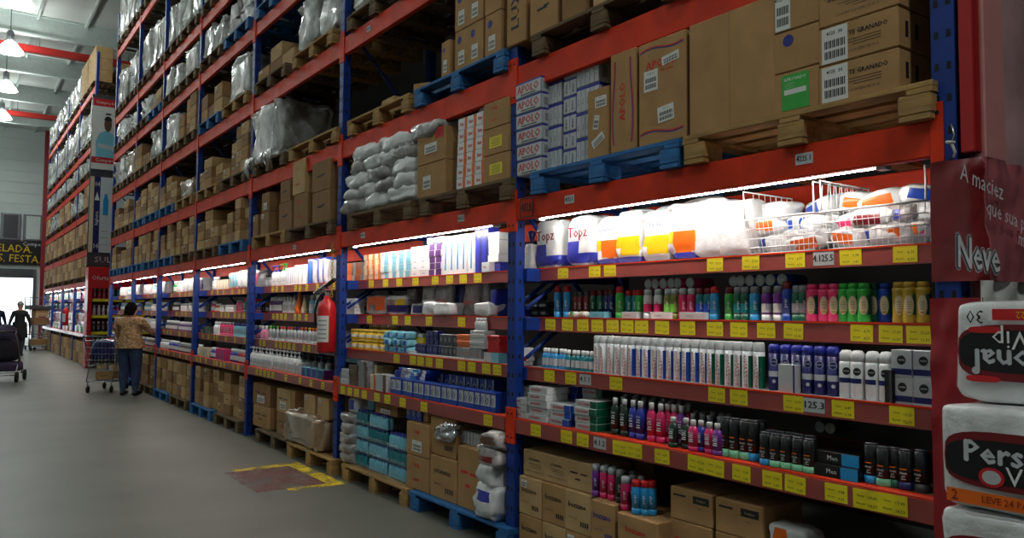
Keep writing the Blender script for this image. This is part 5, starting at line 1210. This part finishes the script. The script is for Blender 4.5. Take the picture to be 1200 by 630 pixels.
# ================================================== the distant rack
def fplace(q): return f"on distant rack's {ORD[q]} bay"
FAR = MB()
def far_carton(q, me_args, loc, desc, place):
    if q == 0: return put('carton', carton(*me_args), loc, desc, place, 'carton', 'brown cartons in stacks')
    w, d, h, mk = me_args[:4]; x, y, z = loc
    FAR.box(x-d/2, y-w/2, z, x+d/2, y+w/2, z+h, mk, .006).box(x-d/2-.0008, y-w*.3, z+h*.4, x-d/2, y+w*.1, z+h*.46, 'ink_soft').box(x-d/2, y-.02, z+h, x+d/2, y+.02, z+h+.0008, 'tape')
for q in range(4):
    for li, l in enumerate('ACDEFG'):
        ym = (Y2[q]+Y2[q+1])/2
        for s, (a, e) in enumerate(((Y2[q+1]-.12, ym+.06), (ym-.06, Y2[q]+.12))):
            side = ('left', 'right')[s]; z = LV[l]; hgt = {'A': .53, 'C': .62, 'D': .6, 'E': .5, 'F': 1.1, 'G': .95}[l]
            pl_ = f"{fplace(q)}'s {LVN[l]} level"
            put('pallet', [('top_deck', pallet_parts('wood_old')[0])], (P-.04, (a+e)/2, z), f'{side} weathered pallet', pl_, 'pallet', 'pallets')
            bb = bpy.data.objects.new('runner', pallet_parts('wood_old')[1]); COL.objects.link(bb); bb.parent = RECS[-1][0]
            if l in 'AC' or (l == 'G' and q == 0) or (l == 'D' and (q+s) % 2):
                n = 2; rows = 2 if l != 'G' else 3
                w = (a-e)/n
                for i in range(n):
                    for r_ in range(rows): far_carton(q, (round(w*.96, 2), .42, round(hgt/rows*.985, 3), CB[(i+r_+q) % 3] if l != 'G' else 'cardboard_light', 9, '', 'ink', 0, i), (P+.2, a-w*(i+.5), z+.141+hgt/rows*r_), f'brown carton on {side} pallet', pl_)
                if l == 'G':
                    for i in range(2): put('carton', carton(.9, .42, .5, 'cardboard_light', 0, '', 'ink', 0, 0), (P+.75, Y2[0]+.3+i*.95, z+.141+.0), 'big pale carton above the poster', 'on top of the distant rack', 'carton') if s else None
            else:
                for i in range(2): put('wrapped_load', wrapped(.55, .72, round(hgt*(.95 if i == s else .8), 2), 800+(q+li+s+i) % 4), (P+.36, (a+e)/2+.3-.6*i, z+.141), f'film-wrapped load on {side} pallet', pl_, 'wrapped load', 'film-wrapped pallet loads', rz=random.uniform(-.1, .1))
    # shelves and floor goods
    for k in range(4):
        n = 6; ya, yb = Y2[q+1]-.2, Y2[q]+.15
        for i in range(n):
            c, nm = PALC[(i*5+k*3+q*2) % 10]; kd = (i+k) % 2
            me = pbox(.26, .1, .19, c, band='white', bandpos=.5) if kd else bagc(.3, .22, c, (i+k) % 12)
            put('box' if kd else 'soft_pack', me, (P+DS[k]+.08, ya+(yb-ya)*(i+.5)/n, ZS[k]), f'{nm} '+('box' if kd else 'soft pack'), f"{fplace(q)}'s {SHN[k]} shelf", 'box' if kd else 'pack', 'goods on the distant shelves')
    for i in range(4):
        a = Y2[q+1]-.15-(2.7/4)*(i+.5)
        for r_ in range(2): far_carton(q, (.6, .42, .3, CB[(i+r_) % 3], 9, '', 'ink', 0, i % 3), (P+.22, a, .302*r_), 'brown carton on the floor', fplace(q))
fc = put('carton', FAR.mesh('carton'), (0, 0, 0), 'small distant brown cartons in stacks', 'on the far bays of the distant rack', 'cartons'); fc['kind'] = 'stuff'
# end panel of the distant rack: poster, aisle sign, red gondola end
YE = Y2[0]-.12
XE0 = P-.08; XE1 = P+1.45
def ez(py): return zpy(py, P+.3, YE)
put('end_board', MB().box(XE0, YE, 0, XE1, YE+.06, ez(117)+.1, 'dgrey').mesh('end_board'), (0, 0, 0), 'tall dark grey end board', 'closing the distant rack', 'panel')
def XS(px): return P-.08+(px-101)/62                  # across the end board
po = MB(); a, e = ez(199), ez(117)
po.box(XE0+.02, YE-.03, a, XE1, YE, e, 'paper').sq(YE-.032, XE0+.02, XE1, e-.2, e, 'red').sq(YE-.032, XE0+.02, XE1, a+.16, a+.32, 'red')
po.side(YE-.034, XS(123), e-.1, 'Compre bem', .1, 'white').side(YE-.034, XS(122), a+.24, 'Compare', .12, 'white')
for i in range(4): po.sq(YE-.034, XS(121), XS(129-2*(i % 2)), e-.42-.13*i, e-.37-.13*i, 'dgrey')
fx, fz = XS(123), a+.32
po.add([(fx+x*.55, YE-.034, fz+z) for x, z in ((-.42, 0), (.42, 0), (.45, .42), (.3, .62), (.1, .7), (-.1, .7), (-.3, .62), (-.45, .42))], [tuple(range(8))], 'aqua')
po.add([(fx+.03+.09*math.cos(t*PI/8), YE-.036, fz+.88+.2*math.sin(t*PI/8)) for t in range(16)], [tuple(range(16))], 'brown').add([(fx+.03+.095*math.cos(t*PI/8), YE-.037, fz+.98+.12*math.sin(t*PI/8)) for t in range(9)], [tuple(range(9))], 'black')
po.add([(fx-.2, YE-.036, fz+.25), (fx+.2, YE-.036, fz+.2), (fx+.2, YE-.036, fz+.3), (fx-.2, YE-.036, fz+.36)], [(0, 1, 2, 3)], 'lgrey')
put('poster', po.mesh('poster'), (0, 0, 0), 'white poster of a man with folded arms between red bands', 'on the distant rack end', 'poster')
sg = MB(); a, e = ez(296), ez(208); cx_ = XS(112.5)
sg.box(XE0+.02, YE-.03, a, XE1, YE, e, col(205, 214, 216)).sq(YE-.032, XE0+.02, XS(108), a, e, 'cream').sq(YE-.033, XS(108), XS(117), a, e, 'navy')
sg.side(YE-.035, cx_, e-.2, '04', .2, 'white', .62).side(YE-.035, cx_, a+.16, '04', .2, 'white', .62).side(YE-.035, cx_, (a+e)/2-.1, 'higiene', .13, 'white', 1, PI/2)
sg.add([(cx_-.06, YE-.035, e-.62), (cx_+.06, YE-.035, e-.62), (cx_, YE-.035, e-.4)], [(0, 1, 2)], 'white')
sg.add([(XS(125)+x*.5, YE-.035, e-1.0+z) for x, z in ((-.11, 0), (.14, 0), (.14, .4), (.08, .48), (.08, .56), (-.05, .56), (-.05, .48), (-.11, .4))], [tuple(range(8))], 'sky')
for i in range(3): sg.sq(YE-.035, XS(119), XS(130), a+.2+.18*i, a+.215+.18*i, 'grey')
put('aisle_sign', sg.mesh('aisle_sign'), (0, 0, 0), 'tall pale sign with navy stripe and white numerals 04', 'on the distant rack end', 'sign')
s2 = MB(); a, e = ez(312), ez(297)
s2.box(XE0+.02, YE-.03, a, XE1, YE, e, 'dgrey').side(YE-.034, XS(124), (a+e)/2, 'SUL', .22, 'lgrey', 1.1)
put('name_board', s2.mesh('name_board'), (0, 0, 0), 'dark grey board lettered in pale capitals', 'under the tall aisle sign', 'sign')
gp = []
z1 = ez(314)
gp.append(('header', MB().box(XE0-.02, YE-.55, z1-.55, XE1, YE-.02, z1, 'red', .01).side(YE-.553, XS(117), z1-.28, 'Oferta', .16, 'white', .9).mesh('header')))
gp.append(('side_panel', MB().box(XE0-.02, YE-.55, 0, XE0+.09, YE-.02, z1-.55, 'red', .01).mesh('side_panel')))
gp.append(('back_panel', MB().box(XE0+.09, YE-.1, 0, XE1, YE-.02, z1-.55, 'dred').mesh('back_panel')))
for i in range(4): gp.append(('shelf', MB().box(XE0+.09, YE-.5, .45+.42*i, XE1, YE-.1, .48+.42*i, 'red').box(XE0+.09, YE-.51, .42+.42*i, XE1, YE-.5, .49+.42*i, 'tag_yellow').mesh('shelf')))
put('gondola_end', gp, (0, 0, 0), 'red gondola end with four shelves and white script header', 'at the distant rack end', 'shelf')
for i in range(4):
    for j in range(9):
        c, nm = (('sky', 'sky blue'), ('dgrey', 'dark'), ('white', 'white'), ('hotpink', 'magenta'))[(i+(j//4)) % 4]
        put('bottle', shampoo(c, 'white', .07, .06, .27), (XE0+.16+.11*j, YE-.4, .48+.42*i), f'{nm} bottle', f'on the {SHN[3-i]} shelf of red gondola end', 'bottle', 'bottles on the red gondola end', rz=PI/2)
put('carton', carton(.8, .4, .36, 'cardboard_light', 0, '', 'ink', 0, 3), (P+.55, YE-.8, 0), 'pale open carton', 'on floor before the red gondola end', 'carton', rz=PI/2)
# far wall banner and shelf of goods above it
bz0, bz1 = zpy(310, 3, YW), zpy(283, 3, YW)
fb = MB().box(-3.5, YW-.16, bz0, DX1+.3, YW-.02, bz1, 'black')
xx = xpx(22, YW-.17, 4)
def fbt(t, px, py, s): fb.side(YW-.17, xpx(px, YW-.17, 4), zpy(py, xpx(px, YW-.17, 4), YW-.17), t, s, 'yellow', .9, -.03)
fbt('GELADA.', 12, 291, .52); fbt('VAMOS, FESTA.', 4, 302, .52); fb.side(YW-.17, xpx(38, YW-.17, 4), zpy(286, 3, YW), 'Comper', .26, 'white')
put('banner', fb.mesh('banner'), (0, 0, 0), 'black banner with yellow capitals', 'over the bright dock door', 'banner')
for i in range(6):
    x = DX1-.1-.95*i
    put('pane_frame', [('frame', MB().box(-.42, 0, 0, .42, .1, 1.3, 'steel_grey', .01).mesh('frame')), ('louvre', MB().box(-.3, -.02, .08, .3, 0, 1.22, 'dgrey' if i % 2 else 'roof_steel').mesh('louvre'))], (x, YW-.15, bz1+.05), 'grey louvred wall panel', 'above the black banner', 'panel', 'louvred wall panels')
# ------------------------------------------------ floor marking, extinguishers
def paint_mat(key, rgb, lo, hi):
    m = newmat(key, rgb, .5, var=.2, scale=6); nt = m.node_tree; b = nt.nodes['Principled BSDF']
    tc = nt.nodes.new('ShaderNodeTexCoord'); n = nt.nodes.new('ShaderNodeTexNoise'); n.inputs['Scale'].default_value = 5; n.inputs['Detail'].default_value = 8; n.inputs['Roughness'].default_value = .7
    r = nt.nodes.new('ShaderNodeValToRGB'); r.color_ramp.elements[0].position = lo; r.color_ramp.elements[1].position = hi
    nt.links.new(tc.outputs['Object'], n.inputs[0]); nt.links.new(n.outputs[0], r.inputs[0]); nt.links.new(r.outputs[0], b.inputs['Alpha'])
paint_mat('floor_yellow', (226, 196, 30), .42, .54); paint_mat('floor_red', (142, 84, 78), .4, .78)
fx0, fx1, fy0, fy1 = 2.12, 2.86, 6.5, 7.68
mk = MB().box(fx1-.13, fy0, .001, fx1, fy1, .003, 'floor_yellow').box(fx0+.1, fy1-.13, .001, fx1-.13, fy1, .003, 'floor_yellow').box(fx0+.25, fy0, .001, fx1-.13, fy0+.1, .003, 'floor_yellow')
put('floor_marking', [('border', mk.mesh('border'), None, 'worn yellow border'), ('field', MB().box(fx0, fy0+.1, .0008, fx1-.13, fy1-.13, .002, 'floor_red').mesh('field'), None, 'faded red field')], (0, 0, 0), 'worn red floor marking with yellow border', 'below the fire extinguisher', 'floor marking')
def extinguisher(loc, desc, place):
    b_ = MB().lathe([('red', [(.07, 0), (.085, .015), (.085, .4), (.07, .46), (.035, .49), (.03, .52)])], 18).lathe([('dgrey', [(.075, -.012), (.075, 0)])], 16)
    lb = MB().cylpatch(.0856, PI*.95, PI*1.45, .1, .34, 'paper', 8)
    for i in range(5): lb.cylpatch(.0862, PI*1.02, PI*1.38, .13+.04*i, .14+.04*i, 'grey', 6)
    v = MB().box(-.02, -.02, .52, .02, .02, .56, 'chrome', .004).box(-.012, -.012, .56, .012, .11, .575, 'black', .003).box(-.01, -.01, .59, .01, .12, .602, 'black', .003)
    hs = MB().tube([(0, .0, .55), (-.03, .05, .55), (-.06, .08, .48), (-.085, .07, .38), (-.09, .05, .28)], .011, 'black', 8)
    return put('fire_extinguisher', [('cylinder', b_.mesh('cylinder')), ('instruction_label', lb.mesh('instruction_label')), ('valve_handle', v.mesh('valve_handle')), ('hose', hs.mesh('hose'))], loc, desc, place, 'fire extinguisher', rz=.0)
Xe = P-.1
ye = ypx(382.5, Xe, 1.3); extinguisher((Xe, ye, zpy(413, Xe, ye)), 'large red fire extinguisher with black hose', 'mounted on rack upright by second bay')
put('bracket_bar', MB().tube([(P-.1, ye+.3, 1.66), (P-.08, ye-.12, 1.78)], .02, 'black', 6).mesh('bracket_bar'), (0, 0, 0), 'slanting black bar', 'above the large red fire extinguisher', 'bar')
yf = ypx(77, Xe, 1.4); extinguisher((Xe, yf, 1.0), 'small distant red fire extinguisher', 'mounted on the distant rack')
ch = MB()
for i in range(16): ch.tube([(P-.03+.012*math.cos(t*PI/4)*(i % 2), ypx(393, P, 2)+.012*math.cos(t*PI/4)*(1-i % 2), 2.12-.032*i+.02*math.sin(t*PI/4)) for t in range(8)], .004, 'gold', 4, True)
put('chain', ch.mesh('chain'), (0, 0, 0), 'dull brass chain', 'hanging at upright above the fire extinguisher', 'chain')
# ---------------------------------------------------------------- people
def skin_body(V, E, zone, name, sub=2):
    me = bpy.data.meshes.new('sk'); me.from_pydata([v[:3] for v in V], E, []); o = bpy.data.objects.new('sk', me); COL.objects.link(o)
    o.modifiers.new('Skin', 'SKIN'); s = o.modifiers.new('Sub', 'SUBSURF'); s.levels = sub; s.render_levels = sub
    for i, d in enumerate(me.skin_vertices[0].data):
        r = V[i][3]; d.radius = r if isinstance(r, tuple) else (r, r); d.use_root = i == 0
    bpy.context.view_layer.update()
    nm = bpy.data.meshes.new_from_object(o.evaluated_get(bpy.context.evaluated_depsgraph_get())); nm.name = name
    bpy.data.objects.remove(o); bpy.data.meshes.remove(me)
    nm.materials.clear(); ms = []
    for p in nm.polygons:
        c = sum((nm.vertices[i].co for i in p.vertices), Vector())/len(p.vertices); k = zone(c)
        if k not in ms: ms.append(k); nm.materials.append(MT[k])
        p.material_index = ms.index(k); p.use_smooth = True
    return nm
def body_graph(H, heavy, hipw, legL, legR, armL, armR, head_turn):
    """legL/legR: (knee, ankle, toe); armL/armR: (elbow, wrist, finger direction)"""
    V = []; E = []
    def add(p, r, par=None):
        V.append((p[0], p[1], p[2], r))
        if par is not None: E.append((par, len(V)-1))
        return len(V)-1
    h = H/1.6; g = heavy
    pel = add((0, 0, .86*h), (.165*g, .13*g))
    wa = add((0, .01, 1.0*h), (.15*g, .12*g), pel); chs = add((0, .015, 1.18*h), (.155*g, .12*g), wa); up = add((0, .0, 1.29*h), (.12*g, .09*g), chs)
    nk = add((0, .01, 1.36*h), .052, up); sk = add((0, .02, 1.42*h), (.07, .078), nk); hd = add((0, .02, 1.5*h), (.078, .09), sk); tp = add((0, .01, 1.57*h), (.058, .066), hd)
    c, s = math.cos(head_turn), math.sin(head_turn)
    add((s*.115, .02+c*.115, 1.475*h), .012, hd)
    for e in (-1, 1): add((e*c*.085, .02-e*s*.085, 1.48*h), .012, hd)
    for sgn, L in ((-1, legL), (1, legR)):
        hp = add((sgn*hipw, 0, .8*h), .105*g, pel); kn = add(L[0], .068*g, hp)
        mid = add(tuple((a*.6+b*.4) for a, b in zip(L[0], L[1])), .064*g, kn); an = add(L[1], .042, mid); he = add((L[1][0], L[1][1]-.03, .045), .036, an); add(L[2], .03, he)
    for sgn, A in ((-1, armL), (1, armR)):
        sh = add((sgn*.165*g**.5, 0, 1.275*h), .068*g, up); el = add(A[0], .043, sh); wr = add(A[1], .028, el)
        d = Vector(A[2]).normalized(); sd = d.cross(Vector((0, 0, 1)))
        if sd.length < .1: sd = Vector((0, 1, 0))
        sd.normalize(); w = Vector(A[1]); pm_ = w+d*.05; pl_ = add(pm_, (.034, .02), wr)
        upv = sd.cross(d)
        for q, (o_, ln) in enumerate(((-.03, .06), (-.01, .075), (.011, .07), (.03, .055))):
            b0 = add(pm_+d*.03+sd*o_, .0095, pl_); b1 = add(pm_+d*(.03+ln*.55)+sd*o_-upv*.006, .009, b0); add(pm_+d*(.03+ln)+sd*o_-upv*.022, .008, b1)
        t0 = add(w+d*.03+sd*.04*(-sgn), .011, pl_); add(w+d*.065+sd*.058*(-sgn)-upv*.01, .0095, t0)
    return V, E
def seg(p, a, b):
    a = Vector(a); b = Vector(b); t = max(0, min(1, (p-a).dot(b-a)/(b-a).length_squared)); return (p-(a+(b-a)*t)).length
newmat('blouse', (186, 152, 108), .8, var=.5, scale=26, rgb2=(104, 70, 48))
newmat('jeans', (40, 58, 92), .8, var=.35, scale=8); newmat('hair_dark', (22, 14, 12), .95, var=.3, scale=30, spec=.08); newmat('hair_grey', (150, 146, 140), .6, var=.3, scale=30)
newmat('suit_black', (24, 24, 27), .75, var=.2); newmat('jacket_navy', (26, 32, 62), .75, var=.2)
def hair_mesh(h, m, bob, turn=0):
    low = .235 if bob else .13
    def fn(u, v):
        t = 2*PI*u; face = max(0, math.cos(t-PI/2))**.7        # open over the face (+y)
        d = (low*(1-face)+.06*face)*v
        r = .1*min(1, (d/.09)**.5) if d < .09 else .1+.012*math.sin((d-.09)*14)*(1 if bob else .2)
        q = Vector((r*math.cos(t)*.97, r*1.06*math.sin(t)-.008, 0)); c, s_ = math.cos(turn), math.sin(turn)
        return (q.x*c-q.y*s_, .018+q.x*s_+q.y*c, 1.635*h-.012-d)
    return MB().grid(fn, 28, 14, m, wrap=True).mesh('hair')
def shoe(ax, ay, tx, ty, m):
    d = Vector((tx-ax, ty-ay, 0)).normalized(); s = Vector((d.y, -d.x, 0))
    def fn(u, v):
        t = 2*PI*u; p = PI*v; q = Vector((ax, ay, 0))+d*(.075-.135*math.cos(p))+s*(.045*math.sin(p)**.5*math.cos(t)); return (q.x, q.y, max(0, .045+.045*math.sin(p)**.5*math.sin(t)*(1.2-.5*v)))
    return MB().grid(fn, 12, 10, m, wrap=True).mesh('shoe')
# woman reaching to the shelf
Hh = 1.6; hq = Hh/1.6
eR = (.3, .16, 1.08); wR = (.44, .4, .98); eL = (-.26, .05, 1.02); wL = (-.22, .25, .95)
lL = ((-.1, .03, .45), (-.1, -.02, .09), (-.11, .13, .03)); lR = ((.11, .02, .45), (.12, -.04, .09), (.14, .11, .03))
V, E_ = body_graph(Hh, 1.3, .1, lL, lR, (eL, wL, (.1, 1, -.2)), (eR, wR, (.4, .9, -.1)), -.75)
def zone(c):
    fa = min(seg(c, eR, wR), seg(c, wR, Vector(wR)+Vector((.08, .18, 0))), seg(c, eL, wL), seg(c, wL, Vector(wL)+Vector((0, .2, 0))))
    if fa < .055 and abs(c.x) > .16: return 'skin'
    if c.z > 1.325: return 'skin'
    return 'blouse' if c.z > .86 else 'jeans'
wm = skin_body(V, E_, zone, 'body')
hem = MB().grid(lambda u, v: ((.225+.02*v)*math.cos(2*PI*u), (.18+.015*v)*math.sin(2*PI*u), .98-.16*v), 24, 4, 'blouse', wrap=True).mesh('blouse_hem')
wx, wy = 2.6, 15.15
put('person', [('body', wm), ('hair', hair_mesh(hq, 'hair_dark', True, -.75)), ('blouse_hem', hem), ('shoe', shoe(-.1, -.02, -.11, .13, 'black')), ('shoe', shoe(.12, -.04, .14, .11, 'black'))], (wx, wy, 0), 'woman in brown patterned blouse and jeans reaching', 'to a shelf beside a cart', 'person', rz=-.62)
# man in black walking away
eL, wL = (-.27, -.06, 1.02), (-.25, .02, .8); eR, wR = (.27, .05, 1.02), (.26, .16, .82)
lL = ((-.1, .1, .46), (-.1, -.0, .1), (-.1, .14, .03)); lR = ((.1, -.02, .46), (.1, -.2, .13), (.1, -.1, .03))
V, E_ = body_graph(1.7, 1.05, .09, lL, lR, (eL, wL, (0, .3, -1)), (eR, wR, (0, .3, -1)), 0)
def mzone(cl): return lambda c: 'skin' if c.z > 1.42 or (c.z < .8 and abs(c.x) > .2) else cl
coat = MB().grid(lambda u, v: ((.2+.035*v)*math.cos(2*PI*u), (.16+.04*v)*math.sin(2*PI*u), 1.06-.5*v), 24, 6, 'suit_black', wrap=True).mesh('coat_tail')
def man(px, Y, cl, hair, desc, place, rz, ct=True, x=None):
    bd = skin_body(V, E_, mzone(cl), 'body')
    x = xpx(px, Y, .9) if x is None else x
    ps = [('body', bd), ('hair', hair_mesh(1.7/1.6, hair, False)), ('shoe', shoe(-.1, 0, -.1, .14, 'black')), ('shoe', shoe(.1, -.2, .1, -.06, 'black'))]
    if ct: ps.append(('coat_tail', coat))
    put('person', ps, (x, Y, 0), desc, place, 'person', rz=rz)
man(23, 29.6, 'suit_black', 'hair_grey', 'person in long black coat walking away', 'beyond the stroller', -.2)
man(-5, 29.2, 'jacket_navy', 'hair_dark', 'person in navy jacket cut by left edge', 'behind the stroller', .2, False)
# ------------------------------------------------------------------ carts
def cart_parts(load=False):
    c = 'chrome'; B = MB()
    def ring(z, k): w0, w1, l0, l1 = .2+.06*k, .25+.05*k, -.38-.05*k, .36+.07*k; return [(-w1, l0, z), (w1, l0, z), (w0, l1, z), (-w0, l1, z)]
    lv = [(0, .48), (.25, .58), (.5, .69), (.75, .8), (1, .92)]
    for k, z in lv: B.tube(ring(z, k), .006 if k in (0, 1) else .004, c, 5, True)
    r0, r1 = ring(.48, 0), ring(.92, 1)
    for e in range(4):
        for i in range(9):
            t = i/9; a = [r0[e][q]*(1-t)+r0[(e+1) % 4][q]*t for q in range(3)]; b_ = [r1[e][q]*(1-t)+r1[(e+1) % 4][q]*t for q in range(3)]
            B.tube([a, b_], .003, c, 4)
    for i in range(9):
        t = (i+.5)/9; B.tube([(-.24+.48*t, -.38, .48), (-.2+.4*t, .36, .48)], .003, c, 4)
    f = MB()
    for s in (-1, 1): f.tube([(s*.26, -.5, 1.0), (s*.26, -.44, .92), (s*.22, -.3, .46), (s*.22, -.4, .2), (s*.2, .4, .17)], .012, c, 6)
    f.tube([(-.22, -.38, .2), (.22, -.38, .2)], .01, c, 6).tube([(-.2, .4, .17), (.2, .4, .17)], .01, c, 6)
    for i in range(7): f.tube([(-.2+.4*i/6, -.38, .2), (-.18+.36*i/6, .4, .17)], .004, c, 4)
    h = MB().tube([(-.27, -.5, 1.0), (.27, -.5, 1.0)], .016, 'dgrey', 8)
    ps = [('basket', B.mesh('basket')), ('frame', f.mesh('frame')), ('handle', h.mesh('handle'))]
    for sx in (-1, 1):
        for y in (-.38, .38):
            ps.append(('wheel', MB().lathe([('rubber', [(.03, -.014), (.06, -.014), (.06, .014), (.03, .014)])], 14, (sx*.2, y, .06), 'x').tube([(sx*.2, y, .06), (sx*.2, y-.02, .19)], .012, 'steel_grey', 5).mesh('wheel')))
    return ps
CP = cart_parts()
Yc = 16.25; cx = xpx(127.5, Yc, .6)
put('shopping_cart', CP, (cx, Yc, 0), 'chrome shopping cart with navy bag', 'to the left of the woman', 'cart', rz=-.5)
put('bag', puff(.5, .5, .42, 901, .35, .4, .03, m=lambda c: 'navy' if c.z > .1 else 'black').mesh('bag'), (cx, Yc-.02, .5), 'dark navy bag', 'inside the cart near the woman', 'bag', rz=-.5)
put('carton', carton(.3, .4, .14, 'cardboard', 9, '', 'ink', 0, 2), (cx, Yc, .215), 'small brown carton', 'on the lower tray of the cart near the woman', 'carton', rz=1.07)
Yt = 33.6; tx_ = xpx(46, Yt, .8)
put('shopping_cart', CP, (tx_+.12, Yt-.9, 0), 'distant empty chrome cart', 'before the tall stock trolley', 'cart', rz=1.2)
tr = MB(); c = 'steel_grey'
for x in (-.4, .4):
    for y in (-.3, .3): tr.tube([(x, y, .15), (x, y, 1.9)], .018, c, 6)
for z in (.55, 1.45, 1.88): tr.tube([(-.4, -.3, z), (.4, -.3, z), (.4, .3, z), (-.4, .3, z)], .012, c, 5, True)
trp = [('cage', tr.mesh('cage')), ('base', MB().box(-.45, -.35, .13, .45, .35, .17, 'dgrey', .006).mesh('base')), ('deck', MB().box(-.4, -.3, .87, .4, .3, .9, 'dgrey', .004).mesh('deck'))]
for x in (-.35, .35):
    for y in (-.25, .25): trp.append(('wheel', MB().lathe([('rubber', [(.02, -.02), (.065, -.02), (.065, .02), (.02, .02)])], 12, (x, y, .065), 'x').mesh('wheel')))
put('stock_trolley', trp, (tx_, Yt, 0), 'tall dark stock trolley', 'beside the far end of the distant rack', 'trolley', rz=.2)
trp_z = (.171, .9, 1.2)
for i, (mk_, w_, h_, nm) in enumerate((('cardboard', .5, .2, 'low brown carton'), ('cardboard_dark', .5, .26, 'dark brown carton'), ('cardboard_light', .42, .24, 'pale carton'))):
    put('carton', carton(w_, .5, h_, mk_, 0, '', 'ink', 0, 1), (tx_, Yt, trp_z[i]), nm, 'loaded on the tall stock trolley', 'carton', rz=PI/2+.2)
put('tray', MB().box(-.42, -.33, 0, .42, .33, .16, 'dgrey', .02).box(-.39, -.3, .16, .39, .3, .17, 'black').mesh('tray'), (tx_, Yt, 1.441), 'dark grey tray', 'topping the tall stock trolley', 'tray', rz=.2)
# ---------------------------------------------------------------- stroller
Ys = 19.4; sx_ = xpx(6, Ys, .6)
newmat('stroller_cloth', (66, 54, 84), .8, var=.25); newmat('stroller_dark', (38, 34, 48), .8, var=.25)
hood = MB().grid(lambda u, v: (.27*math.cos(PI*u), .02-.34*math.sin(PI*u)*math.sin(PI*.5*v+.2)+.1, .78+.33*math.sin(PI*u)*math.cos(PI*.5*v-.1)+.06*math.sin(PI*u)), 20, 10, 'stroller_cloth')
for i in range(4): hood.tube([(.272*math.cos(PI*u/14), .12-.342*math.sin(PI*u/14)*math.sin(PI*.125*(i+.6)+.2), .782+.332*math.sin(PI*u/14)*math.cos(PI*.125*(i+.6)-.1)+.06*math.sin(PI*u/14)) for u in range(15)], .007, 'black', 5)
seat = puff(.5, .5, .5, 910, .5, .4, .01, m='stroller_dark').move(Matrix.Translation((0, .05, .4)))
bas = puff(.44, .6, .2, 911, .3, .3, .01, m='stroller_cloth').move(Matrix.Translation((0, .02, .2)))
frm = MB()
for s in (-1, 1): frm.tube([(s*.27, -.5, 1.02), (s*.27, -.3, .82), (s*.26, .0, .5), (s*.24, .4, .14)], .013, 'chrome', 6).tube([(s*.26, .0, .5), (s*.27, -.36, .14)], .013, 'chrome', 6)
frm.tube([(-.27, -.36, .14), (.27, -.36, .14)], .012, 'chrome', 6).tube([(-.24, .4, .14), (.24, .4, .14)], .012, 'chrome', 6)
sp = [('hood', hood.mesh('hood')), ('seat', seat.mesh('seat')), ('storage_basket', bas.mesh('storage_basket')), ('frame', frm.mesh('frame')), ('handle', MB().tube([(-.27, -.5, 1.02), (.27, -.5, 1.02)], .018, 'black', 8).mesh('handle'))]
for s in (-1, 1):
    for y in (-.36, .4):
        wl = MB().lathe([('rubber', [(.06, -.018), (.105, -.022), (.105, .022), (.06, .018)])], 18, (s*.29, y, .105), 'x').lathe([('lgrey', [(.01, -.01), (.06, -.01), (.06, .01), (.01, .01)])], 12, (s*.29, y, .105), 'x')
        sp.append(('wheel', wl.mesh('wheel')))
put('baby_stroller', sp, (sx_, Ys, 0), 'dark purple baby stroller with hood', 'at the left edge of the aisle', 'stroller', rz=-.25)
finish_labels()
# ------------------------------------------------------------------ output
vs_ = SC.view_settings; vs_.view_transform = 'Standard'; vs_.look = 'None'; vs_.exposure = -.1; vs_.gamma = 1; vs_.use_curve_mapping = False
SC.cycles.max_bounces = 5; SC.cycles.diffuse_bounces = 3; SC.cycles.glossy_bounces = 3; SC.cycles.sample_clamp_indirect = 4; SC.cycles.caustics_reflective = False; SC.cycles.caustics_refractive = False
